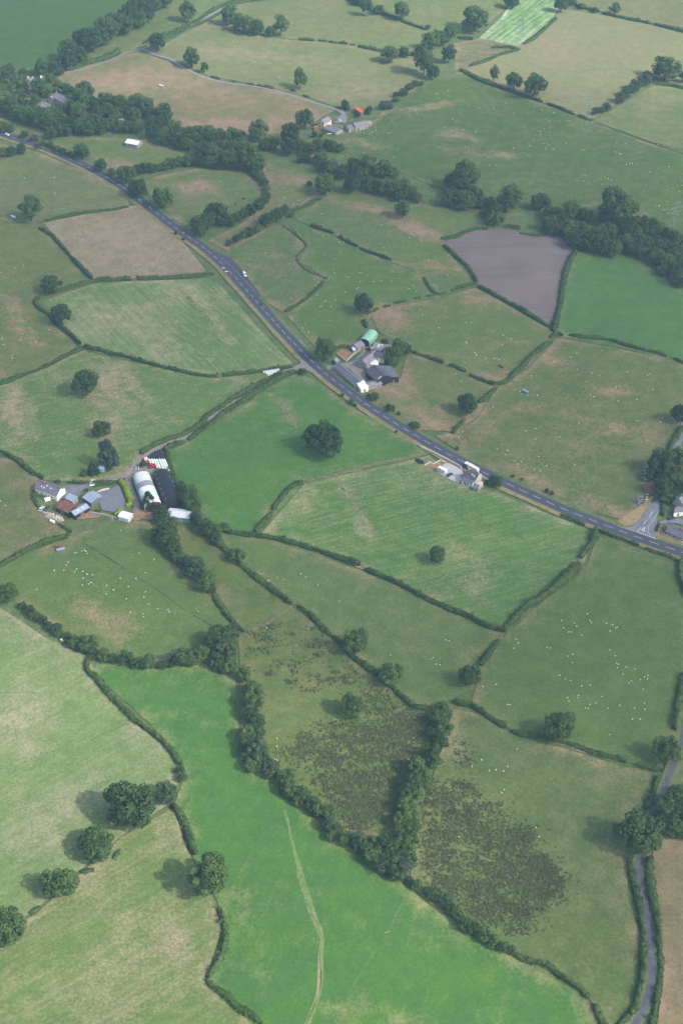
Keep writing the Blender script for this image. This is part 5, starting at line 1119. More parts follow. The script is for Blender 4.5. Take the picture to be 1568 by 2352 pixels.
a, b = zp('yard', '1355,640 1500,680'); gable('white_box_shed', 'small white shed below the tarmac yard', 'shed', a, b, 5.0, 2.6, 3.2, 'greysheet', 'whitesheet', [], [('-y', -1, 1.6, 2, 'greysheet')], sheets=4)
a, b = zp('barns', '400,618 640,1215'); barrel('pale_barrel_barn', 'pale patched round-roofed barn, left of the two barrel barns', a, b, 9.6, 3.4, 3.0, [(0, .30, 'greysheet'), (.30, .47, 'fibre'), (.47, .62, 'whitesheet'), (.62, .8, 'mint'), (.8, 1, 'whitesheet')], 'rust', 'greysheet', 6)
a, b = zp('barns', '800,572 1040,1150'); barrel('black_barrel_barn', 'black round-roofed barn, right of the two barrel barns', a, b, 9.8, 3.6, 3.2, [(0, .5, 'black'), (.5, 1, 'black')], 'black', 'black', 6)
a, b = zp('barns', '955,1395 1410,1450'); gable('long_pale_shed', 'long pale blue-grey shed below the black barrel barn', 'shed', a, b, 7.0, 2.8, 3.9, 'bluesheet', 'greysheet', [('-y', 3, 1.6, 1, .7)], [('-y', -2, 2, 2.2, 'bluesheet')], sheets=7)
# roadside house
a, b = zp('road', '885,330 1085,405'); gable('roadside_house', 'grey slate-roofed stone house hard by the main road', 'house', a, b, 7.6, 4.8, 7.2, 'palestone', 'slate3', [('-y', x, 3.6, .8, 1.0) for x in (-2.4, 2.0)] + [('+x', -1.2, 3.4, .8, 1)], [], (-.98, .98), sky=[(.1, .35, .6, .2), (.5, .45, .6, .2)], cmat='palestone')
a, b = zp('road', '800,445 995,510'); gable('house_wing', 'lower white-fronted wing of the roadside house', 'house wing', a, b, 5.4, 2.9, 4.8, 'white', 'slate', [('-y', x, 1.5, 1.0, 1.1) for x in (-2, .6, 2.6)], [('-y', -.9)], offset=.8)
mono('conservatory', 'pale grey lean-to at the corner of the roadside house', 'lean-to', zp('road', '1000,620 1095,610 1080,690 975,660'), 2.6, 2.3, 'bluesheet', 'slate')
mono('side_porch', 'cream-roofed side porch under the roadside house gable', 'porch', zp('road', '1040,600 1130,550 1160,575 1080,635'), 2.8, 2.5, 'palestone', 'palestone')
mono('yard_porch', 'small porch on the yard side of the roadside house', 'porch', zp('road', '735,460 800,425 812,450 765,490'), 2.5, 2.2, 'white', 'slate2')
# junction
a, b = zp('junc', '1130,1830 1420,1960'); gable('slate_cottage', 'long slate-roofed cottage beside the junction', 'cottage', a, b, 7.5, 2.8, 5.0, 'stone', 'slate', [('-y', x, 1.6, 1.6, .9) for x in (-5, 0, 5)], [('-y', -2.4)], (.4,))
a, b = zp('junc', '1290,1360 1440,1300'); gable('slate_house', 'slate-roofed house at the right edge above the parked car', 'house', a, b, 8.5, 4.2, 6.8, 'palestone', 'slate2', [('-y', x, z, .9, 1.1) for x in (-3, 1) for z in (1.4, 3.3)], [('-y', -1)], (.9,))
mono('slate_garage', 'low slate-roofed garage in front of the house at the right edge', 'garage', zp('junc', '1220,1540 1362,1490 1362,1600 1200,1620'), 3.0, 2.6, 'white', 'slate2')
mono('red_shed', 'rust-red shed among trees at the right edge', 'shed', zp('junc', '1235,830 1370,820 1380,900 1225,880'), 2.8, 2.5, 'redsheet', 'redsheet')
mono('ruined_shed', 'ruined brown shed with pale sheets beside the junction trees', 'shed', zp('junc', '715,1110 860,1110 820,1250 690,1210'), 2.4, 2.0, 'wood', 'rust')
# hill farm
a, b = zp('hill', '275,440 385,470') if False else zp('hill', '225,480 345,420'); gable('cream_farmhouse', 'cream-walled farmhouse with slate roof on the hill', 'farmhouse', a, b, 7.0, 5.4, 7.6, 'cream', 'slate2', [('-y', x, z, 1.1, 1.3) for x in (-2.6, 0, 2.6) for z in (1.5, 4.1)] + [('-x', x, z, 1.1, 1.3) for x in (-1.6, 1.6) for z in (1.5, 4.1)], [('-y', 0, 1.2, 2.1)], (.0,), cmat='slate3', L=9.5)
a, b = zp('hill', '440,655 560,700'); gable('slate_outhouse', 'low slate outhouse in front of the cream farmhouse', 'outhouse', a, b, 9.0, 2.0, 3.6, 'stone', 'slate2', [], [('-y', 0, 1.4, 1.8)], L=14)
a, b = zp('hill', '810,640 960,590'); gable('low_stone_barn', 'lower left half of the stone barn range on the hill', 'barn', a, b, 7.5, 3.0, 5.0, 'stone', 'slate', [], [('-y', 0, 2, 2.2)])
a, b = zp('hill', '985,570 1290,510'); gable('long_stone_barn', 'longer pale-slated stone barn right of the hill farmhouse', 'barn', a, b, 8.0, 4.0, 6.0, 'stone', 'slate2', [], [('-y', -3, 2.4, 2.4), ('-y', 4, 1.4, 2.2)], sheets=4)
mono('red_roofed_shed', 'bright red-roofed open shed behind the hill barns', 'shed', zp('hill', '1010,215 1090,185 1235,270 1140,310'), 3.6, 3.2, 'wood', 'redsheet')
mono('ruined_pen', 'roofless stone pen at the end of the hill barns', 'pen', zp('hill', '1310,540 1420,520 1440,570 1330,600'), 2.2, 1.9, 'stone', 'stone')
mono('pink_shed', 'small pinkish shed left of the cream farmhouse', 'shed', zp('hill', '20,650 110,640 120,680 30,690'), 2.4, 2.1, 'brick', 'brick')
# farm in the wood
a, b = zp('wood', '770,545 1010,665'); gable('old_farmhouse', 'large grey stone farmhouse half hidden in the wood', 'farmhouse', a, b, 8.5, 5.2, 8.4, 'stone', 'slate2', [('-y', x, z, 1.0, 1.3) for x in (-4, 0, 4) for z in (1.6, 4.0)], [('-y', 2)], (-.98, .98))
a, b = zp('wood', '640,640 730,580'); gable('farmhouse_gable', 'gabled left wing of the old farmhouse in the wood', 'house wing', a, b, 6.0, 4.4, 6.6, 'stone', 'slate2', [('-y', 0, 2, 1, 1.2)], [])
a, b = zp('wood', '470,750 610,850'); gable('slate_barn', 'low slate barn left of the old farmhouse in the wood', 'barn', a, b, 8.0, 2.8, 5.0, 'stone', 'slate2', [], [('-y', 0, 2, 2.2)], sky=[(-.4, .4, 1.2, .2), (.3, .4, 1.2, .2)])
a, b = zp('wood', '140,220 270,225'); gable('woodland_house', 'slate-roofed house with white chimneys at the wood top', 'house', a, b, 8.5, 4.8, 7.6, 'stone', 'slate2', [('-y', x, 3.4, 1, 1.2) for x in (-2, 2)], [('-y', 0)], (-.9, .95), cmat='white')
mono('white_outbuilding', 'small white outbuilding beside the woodland house', 'outbuilding', zp('wood', '420,185 465,185 470,215 425,220'), 3.0, 2.7, 'white', 'whitesheet')
mono('grey_woodland_shed', 'small grey shed buried in the wood on the left', 'shed', zp('wood', '190,530 270,520 280,570 200,575'), 3.0, 2.6, 'stone', 'slate')
mono('wood_edge_shed', 'blue-grey shed roof among the trees beside the dry field', 'shed', P(0, 0, '818,822 850,818 858,834 825,838'), 3.6, 3.3, 'bluesheet', 'bluesheet')
a, b = P(0, 0, '885,960 960,972'); gable('white_field_shed', 'white-roofed shed alone in the field by the river', 'shed', a, b, 9.0, 3.0, 4.4, 'fibre', 'whitesheet', [], [('-y', 0, 2, 2, 'fibre')], roof2='fibre', L=11.5)

# ------------------------------------------------------------------ walls
def wall(pts, th, ht, mat, label, name='stone_wall', cat='wall', up=0.0):
    g = path_w(pts, 2.0) if len(pts) > 2 and False else np.array([wpt(p)[:2] for p in pts])
    q = [g[0]]
    for a, b in zip(g[:-1], g[1:]):
        k = max(1, int(np.linalg.norm(b - a) / 2.5))
        q += [a + (b - a) * (i + 1) / k for i in range(k)]
    g = np.array(q); t, n = normals2(g)
    V = []
    for o, z in ((-th / 2, -.3), (-th / 2 * .85, ht), (th / 2 * .85, ht), (th / 2, -.3)):
        p = g + n * o; V.append(np.c_[p, hgt(p[:, 0], p[:, 1]) + z + up + (rng.normal(size=len(g)) * .03 if z > 0 else 0)])
    V = np.stack(V, 1); m = len(g)
    F = [[i * 4 + k, (i + 1) * 4 + k, (i + 1) * 4 + k + 1, i * 4 + k + 1] for i in range(m - 1) for k in range(3)] + [[0, 1, 2, 3], [(m - 1) * 4 + k for k in (3, 2, 1, 0)]]
    o = obj(name, quads_mesh(V.reshape(-1, 3), np.array(F)), M[mat]); tag(o, label, cat); return o
wall(Z('road', '-30,-95 190,0 400,105 600,210 755,300 760,335'), .7, 1.3, 'palestone', 'pale stone wall between the main road and the house yard')
wall(Z('road', '1110,450 1250,545'), .6, 1.2, 'palestone', 'pale stone wall right of the roadside house')
wall(Z('road', '80,265 190,205 250,240 380,165 470,210'), .5, .9, 'palestone', 'zigzag pale retaining wall of the bare terrace')
wall(Z('farm', '330,740 470,600 540,550'), .6, 1.2, 'stone', 'stone wall along the bare paddock of the roadside farm')
wall(Z('farm', '100,880 250,990 400,1090 520,1200 600,1260'), .6, 1.3, 'stone', 'stone wall between the long low shed and main road')
wall(Z('yard', '1010,345 1080,310 1190,290'), .5, .9, 'palestone', 'pale curved wall at the top of the tarmac yard')
wall(Z('yard', '880,630 1080,660 1300,720 1400,735'), .4, .9, 'stone', 'low dark wall below the tarmac yard')
wall(Z('yard', '170,620 330,700 430,770 520,830'), .5, .9, 'stone', 'field wall below the rubble heap')
wall(Z('junc', '950,1960 1060,2030 1200,2080 1362,2160'), .5, 1.1, 'stone', 'roadside garden wall of the slate cottage')
wall(Z('junc', '960,1830 970,1880 920,1970'), .5, 1.0, 'stone', 'short garden wall at the junction corner')
wall(Z('hill', '460,625 600,660 740,700'), .5, 1.2, 'stone', 'dark wall between the outhouse and hill barns')
wall(Z('wood', '690,770 810,805'), .5, 2.4, 'white', 'white garden wall in front of the old farmhouse')
M['dryridge'] = M['strawgrass']
hedge(P(1, 2, '540,967 640,940 740,918 900,872 1100,822 1200,797'), 1.2, .45, 'dry grassy fence line across the green field', 'drygrass', .3, 9, 'grass bank', name='grass_bank')

# ------------------------------------------------------------------ vehicles
def wheel(root, x, y, r, w_=.22):
    m = MB(); m.tube((x, y - w_ / 2, r), (x, y + w_ / 2, r), r, r, 12); t = m.build('wheel', M['tyre'], root)
    m = MB(); m.tube((x, y - w_ / 2 - .01, r), (x, y + w_ / 2 + .01, r), r * .55, r * .55, 10); m.build('rim', M['steel'], t)
def vehicle_root(name, px, py, ang_pts, up=.36):
    a = at(*ang_pts[0]); b = at(*ang_pts[1]); ang = math.atan2(b[1] - a[1], b[0] - a[0])
    p = at(px, py); return empty(name, (p[0], p[1], p[2] + up), ang)
def car(px, py, ang_pts, mat, label, up=.36, L=4.4, W=1.8, H=1.48, cat='car', van=False):
    o = vehicle_root('parked_car' if 'parked' in label else 'car', px, py, ang_pts, up)
    h = L / 2; pr = [(-h, .35), (h, .35), (h, .62), (h - .12, .78), (h * .42, .92), (-h * .85, .95), (-h, .8)]
    def sec(pr, w0):
        m = MB(); m.prism([(x, z) for x, z in pr], -w0 / 2, w0 / 2); m.v = [(y, x, z) for x, y, z in m.v]; return m
    sec(pr, W).build('body', M[mat], o)
    cab = [(-h * .86, .93), (h * .40, .90), (h * .12, H - .06), (-h * .62, H - .04)] if not van else [(-h * .98, .93), (h * .55, .90), (h * .35, H - .06), (-h * .96, H - .04)]
    sec(cab, W * .86).build('windows', M['glass'], o)
    rf = [(-h * .64, H - .07), (h * .13, H - .09), (h * .10, H), (-h * .60, H + .02)] if not van else [(-h * .98, H - .07), (h * .36, H - .09), (h * .33, H), (-h * .96, H + .02)]
    sec(rf, W * .84).build('roof', M[mat], o)
    for sx in (-.62, .62):
        for sy in (-1, 1): wheel(o, sx * h, sy * (W / 2 - .1), .33)
    for sy in (-1, 1):
        m = MB(); m.box(h - .06, h + .02, sy * W * .33 - .18, sy * W * .33 + .18, .6, .74); m.build('headlight', M['skylight'], o)
    return tag(o, label, cat)
car(562, 633, ((540, 605), (580, 660)), 'carwhite', 'white car on the main road near the lay-by', L=5.0, H=1.9, van=True)
car(604, 704, ((590, 685), (620, 720)), 'cardark', 'small dark car on the main road below the white one')
car(17, 311, ((0, 307), (40, 319)), 'carwhite', 'pale car on the main road at the left edge')
p = Z('road', '548,447')[0]; car(p[0], p[1], Z('road', '500,470 600,415'), 'carteal', 'dark teal car parked on the pale house yard', .32)
p = Z('hill', '575,505')[0]; car(p[0], p[1], Z('hill', '530,545 620,480'), 'carred', 'red car parked beside the cream farmhouse', .33)
p = Z('hill', '655,545')[0]; car(p[0], p[1], Z('hill', '600,575 700,515'), 'carblue', 'pale blue car parked beside the red one', .33)
p = Z('junc', '1150,1735')[0]; car(p[0], p[1], Z('junc', '1100,1750 1210,1715'), 'cardark', 'dark blue car parked by the house near the junction', .33)
p = Z('yard', '198,592')[0]; car(p[0], p[1], Z('yard', '180,620 220,570'), 'carblue', 'grey-blue car parked by the garden hedge at the left', .1)
p = Z('yard', '952,192')[0]; car(p[0], p[1], Z('yard', '930,200 975,185'), 'carwhite', 'white car parked on the drive above the tarmac yard', .32, L=3.8)
# lorry
p = Z('road', '945,305')[0]
o = vehicle_root('lorry', p[0], p[1] + 5, [(1062, 1068), (1020, 1045)], .36)
m = MB(); m.box(-5.2, 2.6, -1.2, 1.2, 1.1, 3.4); m.build('cargo_box', M['lorrybox'], o)
m = MB(); m.box(-5.2, 5.2, -.5, .5, .7, 1.05); m.build('chassis', M['tyre'], o)
m = MB(); m.box(3.0, 5.2, -1.2, 1.2, .7, 2.6); cb = m.build('cab', M['cardark'], o)
m = MB(); m.prism([(-1.15, 2.62), (1.15, 2.62), (1.1, 3.2), (-1.1, 3.2)], 3.0, 4.9); m.build('cab_roof', M['carwhite'], o)
m = MB(); m.box(5.16, 5.25, -1.0, 1.0, 1.7, 2.45); m.build('windscreen', M['glass'], cb)
for x in (-4.2, -2.9, 3.9):
    for sy in (-1, 1): wheel(o, x, sy * 1.05, .5, .3)
tag(o, 'lorry with pale box and white-roofed cab behind the roadside house', 'lorry')
# caravan
p = Z('road', '405,375')[0]
o = vehicle_root('caravan', p[0], p[1], Z('road', '480,425 320,345'), .32)
m = MB(); m.prism([(-3.0, .5), (3.0, .5), (3.1, 1.5), (2.6, 2.5), (-2.7, 2.6), (-3.1, 1.6)], -1.1, 1.1); m.v = [(y, x, z) for x, y, z in m.v]; bd = m.build('body', M['carwhite'], o)
for x in (-1.6, .9):
    for sy in (-1, 1): mm = MB(); mm.box(x - .5, x + .5, sy * 1.1 - .03, sy * 1.1 + .03, 1.45, 2.05); mm.build('window', M['glass'], bd)
mm = MB(); mm.box(-.35, .25, 1.08, 1.13, .6, 2.1); mm.build('door', M['whitesheet'], bd)
mm = MB(); mm.tube((3.0, 0, .5), (4.1, 0, .5), .06, .06); mm.build('tow_bar', M['steel'], o)
for sy in (-1, 1): wheel(o, -.1, sy * 1.0, .32)
tag(o, 'white caravan parked at the edge of the pale yard', 'caravan')
# tractor
p = Z('barns', '640,545')[0]
o = vehicle_root('tractor', p[0], p[1], Z('barns', '600,560 700,560'), .32)
m = MB(); m.prism([(.1, .9), (2.6, .9), (2.6, 1.5), (.1, 1.7)], -.42, .42); m.v = [(y, x, z) for x, y, z in m.v]; m.build('bonnet', M['red'], o)
m = MB(); m.box(-1.2, .2, -.75, .75, .9, 2.5); cb = m.build('cab', M['glass'], o)
m = MB(); m.box(-1.35, .35, -.9, .9, 2.5, 2.68); m.build('cab_roof', M['red'], cb)
for sy in (-1, 1):
    wheel(o, -.7, sy * .95, .85, .5); wheel(o, 1.9, sy * .8, .5, .35)
    m = MB(); m.box(-1.5, .1, sy * .95 - .28, sy * .95 + .28, 1.6, 1.75); m.build('mudguard', M['red'], o)
tag(o, 'red tractor in front of the pale bale stack', 'tractor')
p = Z('barns', '525,430')[0]
o = vehicle_root('bale_trailer', p[0], p[1], Z('barns', '560,480 500,380'), .32)
m = MB(); m.box(-2.6, 2.6, -1.1, 1.1, .8, 1.0); m.build('bed', M['wood'], o)
for x in (-2.5, 2.5): m = MB(); m.box(x - .06, x + .06, -1.1, 1.1, 1.0, 2.1); m.build('end_rail', M['red'], o)
m = MB(); m.box(.6, 2.3, -1.0, 1.0, 1.01, 1.9); m.build('load', M['lorrybox'], o)
for sy in (-1, 1):
    for x in (-.7, .7): wheel(o, x, sy * 1.0, .42, .3)
tag(o, 'dark farm trailer left of the pale bales', 'trailer')
p = Z('barns', '340,585')[0]
o = vehicle_root('mower', p[0], p[1], Z('barns', '310,585 370,585'), .32)
m = MB(); m.box(-.9, .2, -.5, .5, .5, 1.3); m.build('body', M['black'], o)
m = MB(); m.box(-1.0, -.4, -.55, -.15, .3, 1.5); m.build('panel', M['white'], o)
m = MB(); m.box(.3, .9, -.55, -.15, .3, 1.5); m.build('panel', M['white'], o)
for sy in (-1, 1): wheel(o, 0, sy * .6, .3)
tag(o, 'small dark machine with two white panels on the barn yard', 'machine')

# ------------------------------------------------------------------ bales
m = MB()
n = 14
for k, (x, r) in enumerate(((-.62, .50), (-.62, .60), (-.52, .66), (.52, .66), (.62, .60), (.62, .50))):
    for j in range(n):
        t = 2 * math.pi * j / n; m.v.append((x, r * math.cos(t), .66 + r * math.sin(t)))
for k in range(5): m.f += [[k * n + j, (k + 1) * n + j, (k + 1) * n + (j + 1) % n, k * n + (j + 1) % n] for j in range(n)]
m.f += [list(range(n)), [5 * n + j for j in range(n)][::-1]]
bale_w = m.mesh('bale', True); bale_w.materials.append(M['whitewrap']); bale_b = bale_w.copy(); bale_b.materials.clear(); bale_b.materials.append(M['blackwrap'])
def bale(pos, ang, white, label, group):
    o = obj('wrapped_bale', bale_w if white else bale_b); o.location = pos; o.rotation_euler = (0, 0, ang); tag(o, label, 'bale', group)
def col_bales(k, s, n_, white, label, group):
    a, b = [at(*p) for p in Z(k, s)]
    ang = math.atan2(b[1] - a[1], b[0] - a[0])
    for i in range(n_):
        q = a + (b - a) * (i + .5) / n_; q[2] = float(hgt(q[0], q[1])) + .3; bale(q, ang + random.uniform(-.04, .04), white, label, group)
for x0, y0, x1, y1, n_ in ((560, 345, 590, 385, 1), (600, 305, 625, 385, 3), (640, 265, 675, 385, 4), (690, 235, 725, 385, 5), (740, 215, 775, 385, 6), (785, 200, 825, 385, 6), (830, 270, 865, 385, 4)):
    col_bales('barns', '%d,%d %d,%d' % (x0, y0, x1, y1), n_, False, 'black-wrapped round bale in the rows above the pale bales', 'black-wrapped bale stack')
for x0, y0, x1, y1, n_ in ((570, 395, 600, 470, 3), (620, 395, 655, 480, 3), (670, 395, 735, 560, 6), (720, 395, 790, 570, 6), (775, 395, 850, 580, 7), (825, 395, 910, 600, 7), (875, 395, 975, 640, 8)):
    col_bales('barns', '%d,%d %d,%d' % (x0, y0, x1, y1), n_, True, 'pale green-white wrapped bale in the rows above the black barn', 'pale wrapped bale stack')
for (x0, y0, x1, y1, n_) in ((243, 218, 358, 200, 8), (262, 228, 345, 213, 6), (275, 238, 330, 226, 4)):
    a, b = [at(*p) for p in P(1, 2, '%d,%d %d,%d' % (x0, y0, x1, y1))]
    for i in range(n_):
        q = a + (b - a) * (i + .5) / n_; bale((q[0], q[1], q[2]), math.atan2(b[1] - a[1], b[0] - a[0]) + 1.57, True, 'pale wrapped bale in the row at the mown field foot', 'pale bales by the lane hedge')

# ------------------------------------------------------------------ signs, poles, pylons, troughs, gates
p = P(0, 1, '970,226')[0]; o = empty('road_sign', at(*p), R(-35))
m = MB()
for x in (-1.1, 1.1): m.tube((x, .08, -.2), (x, .08, 3.6), .07, .07, 6)
m.build('post', M['steel'], o)
m = MB(); m.box(-2.1, 2.1, -.04, .04, 1.2, 4.0); pn = m.build('sign_panel', M['signgreen'], o)
m = MB(); m.box(-2.05, 2.05, -.06, -.045, 3.9, 3.96); m.box(-2.05, 2.05, -.06, -.045, 1.24, 1.30); m.box(-2.05, -1.99, -.06, -.045, 1.31, 3.89); m.box(1.99, 2.05, -.06, -.045, 1.31, 3.89); m.build('border', M['paint'], pn)
m = MB(); m.box(.2, .5, -.07, -.05, 1.6, 3.4); m.build('route_line', M['paint'], pn)
m = MB(); m.box(-.9, .19, -.07, -.05, 2.2, 2.42); m.build('route_line', M['paint'], pn)
for z, w_ in ((3.3, 1.5), (2.9, 1.2), (1.75, 1.4)):
    m = MB(); m.box(-1.6, -1.6 + w_, -.07, -.05, z - .1, z + .1); m.build('lettering_line', M['paint'], pn)
tag(o, 'green direction sign beside the main road under the big tree', 'road sign')
def pole(c, r, s, label, ht=9.0):
    p = P(c, r, s)[0]; o = empty('telegraph_pole', at(*p), R(20))
    m = MB(); m.tube((0, 0, -.5), (0, 0, ht), .16, .11, 8); m.build('shaft', M['wood'], o)
    m = MB(); m.box(-.9, .9, -.06, .06, ht - .7, ht - .55); m.build('cross_arm', M['steel'], o)
    for x in (-.75, 0, .75): m = MB(); m.tube((x, 0, ht - .55), (x, 0, ht - .3), .05, .04, 6); m.build('insulator', M['plastic'], o)
    tag(o, label, 'pole', 'telegraph poles')
pole(2, 2, '904,1160', 'telegraph pole in the verge left of the junction'); pole(2, 2, '400,905', 'telegraph pole on the far verge opposite the roadside house')
pole(1, 2, '1500,702', 'telegraph pole on the far verge of the main road bend', 8); pole(1, 2, '936,485', 'short pole on the near verge below the farm', 6)
pole(0, 1, '1040,292', 'pole on the verge beside the green sign', 6); pole(0, 1, '1270,480', 'pole on the verge of the stubble field', 7)
pole(1, 5, '1095,630', 'timber pole standing in the vivid green field', 9); pole(2, 3, '512,600', 'pole in the right corner of the striped mown field', 8)
pole(2, 2, '1240,625', 'pale pole in the right-hand sheep pasture', 9); pole(2, 3, '1560,345', 'pole at the right edge beside the main road', 8)
pole(0, 0, '427,500', 'pale pole beside the belt at the top left', 11)
def pylon(c, r, s, label, ht):
    p = P(c, r, s)[0]; o = empty('pylon', at(*p), R(30)); m = MB()
    lv = [(0, 2.6), (.3, 1.7), (.55, 1.0), (.75, .7), (.9, .5), (1.0, .15)]
    for (t0, w0), (t1, w1) in zip(lv[:-1], lv[1:]):
        c0 = [(-w0, -w0), (w0, -w0), (w0, w0), (-w0, w0)]; c1 = [(-w1, -w1), (w1, -w1), (w1, w1), (-w1, w1)]
        for i in range(4):
            j = (i + 1) % 4
            m.tube((*c0[i], t0 * ht), (*c1[i], t1 * ht), .06, .06, 4); m.tube((*c0[i], t0 * ht), (*c1[j], t1 * ht), .04, .04, 4); m.tube((*c0[j], t0 * ht), (*c1[i], t1 * ht), .06, .06, 4)
    m.build('lattice_mast', M['pylonsteel'], o)
    for t, w_ in ((.62, 5.0), (.76, 6.0), (.9, 4.4)):
        m = MB()
        for sg in (-1, 1): m.tube((0, -.4, t * ht), (sg * w_, 0, t * ht + .2), .08, .05, 4); m.tube((0, .4, t * ht), (sg * w_, 0, t * ht + .2), .08, .05, 4); m.tube((0, 0, t * ht + 1.2), (sg * w_, 0, t * ht + .25), .07, .05, 4); m.tube((sg * w_, 0, t * ht + .2), (sg * w_, 0, t * ht - 1.2), .09, .07, 5)
        m.build('cross_arm', M['pylonsteel'], o)
    tag(o, label, 'pylon', 'pylons')
pylon(2, 0, '905,915', 'steel lattice pylon on the hillside below the pale field', 30); pylon(2, 0, '450,352', 'faint lattice pylon at the foot of the striped cut field', 30); pylon(2, 1, '1490,425', 'steel lattice pylon at the right edge above the wood', 26)
def trough(c, r, s, s2, mat, label, L=4.0, name='feed_trough'):
    a, b = P(c, r, s + ' ' + s2); pa = at(*a); pb = at(*b); o = empty(name, (pa + pb) / 2, math.atan2(pb[1] - pa[1], pb[0] - pa[0]))
    m = MB(); m.prism([(-.5, .45), (.5, .45), (.6, 1.0), (.5, 1.0), (.42, .52), (-.42, .52), (-.5, 1.0), (-.6, 1.0)], -L / 2, L / 2); m.build('tray', M[mat], o)
    for x in (-L / 2 + .3, L / 2 - .3): m = MB(); m.box(x - .08, x + .08, -.55, .55, 0, .46); m.build('leg', M['steel'], o)
    m = MB(); m.prism([(-.75, 1.45), (0, 1.75), (.75, 1.45), (.75, 1.5), (0, 1.8), (-.75, 1.5)], -L / 2, L / 2); m.build('cover', M[mat], o)
    for x in (-L / 2 + .1, L / 2 - .1):
        for y in (-.52, .52): m = MB(); m.tube((x, y, .9), (x, y, 1.52), .04, .04, 5); m.build('post', M['steel'], o)
    tag(o, label, 'trough')
trough(2, 2, '468,348', '498,360', 'bluesheet', 'pale covered feed trough in the right-hand sheep pasture')
trough(2, 2, '305,170', '327,184', 'rust', 'dark feed trough by the hedge in the pale pasture')
trough(0, 3, '402,272', '440,262', 'bluesheet', 'long pale feed trough in the lower left sheep pasture', 4.5)
trough(0, 3, '392,248', '415,242', 'rust', 'rusty trough just above the pale one, lower left pasture', 3.0)
trough(0, 1, '84,320', '104,328', 'whitesheet', 'white feed trough left of the tall leafy tree', 4)
trough(0, 0, '1100,594', '1124,600', 'whitesheet', 'pale feed trough alone in the dry tan field', 4.5)
trough(0, 3, '355,70', '374,78', 'white', 'pale slab trough below the rubble heap', 3)
trough(0, 3, '428,890', '440,896', 'white', 'tiny white trough at the edge of the left scrub belt', 1.8)
def gate(c, r, s, s2, label, mat='wood'):
    a, b = P(c, r, s + ' ' + s2); pa = at(*a); pb = at(*b); L = float(np.linalg.norm((pb - pa)[:2])); o = empty('field_gate', (pa + pb) / 2, math.atan2(pb[1] - pa[1], pb[0] - pa[0]))
    for z in (.25, .45, .65, .88, 1.15): m = MB(); m.box(-L / 2 + .1, L / 2 - .1, -.03, .03, z, z + .07); m.build('bar', M[mat], o)
    for x in (-L / 2, L / 2): m = MB(); m.box(x - .1, x + .1, -.1, .1, -.2, 1.4); m.build('post', M['wood'], o)
    tag(o, label, 'gate')
gate(2, 4, '350,310', '392,332', 'metal gate in the hedge gap below the flock'); gate(2, 4, '1178,553', '1248,570', 'gate left of the dark oak by the lane')
gate(1, 3, '912,368', '948,394', 'gate in the gap of the long hedge below the mown field'); gate(1, 3, '440,638', '480,650', 'gate at the muddy gap above the rush field')
gate(0, 1, '908,752', '943,748', 'gate in the hedge gap below the stubble field'); gate(2, 3, '330,840', '300,885', 'gate at the corner below the very thick hedge')
gate(2, 3, '1262,240', '1308,256', 'gate opposite the junction on the main road'); gate(0, 2, '1495,246', '1530,240', 'gate at the foot of the streaked mown field')
gate(2, 3, '838,330', '890,336', 'pale gate through the thick hedge by the mown field', 'steel'); gate(2, 5, '912,990', '952,1042', 'gate at the bottom right corner of the vivid field')
# small farm things
p = P(0, 2, '705,905')[0]; o = empty('water_tank', at(*p)); m = MB(); m.tube((0, 0, 1.6), (0, 0, 4.0), 1.9, 1.9, 16); t = m.build('tank', M['teal'], o)
m = MB(); m.tube((0, 0, 4.0), (0, 0, 4.3), 2.0, 1.2, 16); m.build('lid', M['bluesheet'], t)
for k in range(4): m = MB(); m.tube((1.5 * math.cos(k * 1.57 + .8), 1.5 * math.sin(k * 1.57 + .8), -.2), (1.5 * math.cos(k * 1.57 + .8), 1.5 * math.sin(k * 1.57 + .8), 1.6), .1, .1, 6); m.build('leg', M['wood'], o)
tag(o, 'teal round tank on legs beside the blue pine', 'tank')
p = Z('hill', '835,250')[0]; o = empty('trampoline', at(*p)); m = MB(); m.tube((0, 0, .8), (0, 0, .95), 2.4, 2.4, 18); m.build('mat', M['navy'], o)
for k in range(8):
    x, y = 2.4 * math.cos(k * .785), 2.4 * math.sin(k * .785); m = MB(); m.tube((x, y, 0), (x, y, 2.8), .05, .05, 5); m.build('net_pole', M['navy'], o)
m = MB(); n = 18
m.add([(2.4 * math.cos(6.283 * k / n), 2.4 * math.sin(6.283 * k / n), z) for z in (.9, 2.7) for k in range(n)], [[k, (k + 1) % n, n + (k + 1) % n, n + k] for k in range(n)]); m.build('net', M['navy'], o)
tag(o, 'navy blue netted trampoline behind the hill farm', 'trampoline')
p = Z('yard', '285,455')[0]; o = empty('garden_tent', at(*p), .4); m = MB(); m.prism([(-1.3, 0), (1.3, 0), (1.2, 1.4), (0, 2.1), (-1.2, 1.4)], -1.6, 1.6); m.build('canvas', M['white'], o)
m = MB(); m.box(1.58, 1.66, -.4, .4, 0, 1.5); m.build('door_flap', M['whitesheet'], o); tag(o, 'small white tent in the left-hand farmhouse garden', 'tent')
for k, s, lb, mt in (('yard', '945,248', 'pale flat trailer on the drive above the tarmac yard', 'plastic'), ('hill', '395,860', 'pale boat-like trailer below the hill outhouse', 'plastic')):
    p = Z(k, s)[0]; o = empty('flat_trailer', at(*p), .3); m = MB(); m.box(-1.6, 1.6, -.8, .8, .8, .95); m.build('bed', M[mt], o)
    m = MB(); m.tube((1.6, 0, .8), (2.7, 0, .7), .06, .06); m.build('tow_bar', M['steel'], o)
    for sy in (-1, 1): wheel(o, -.2, sy * .8, .35)
    tag(o, lb, 'trailer')
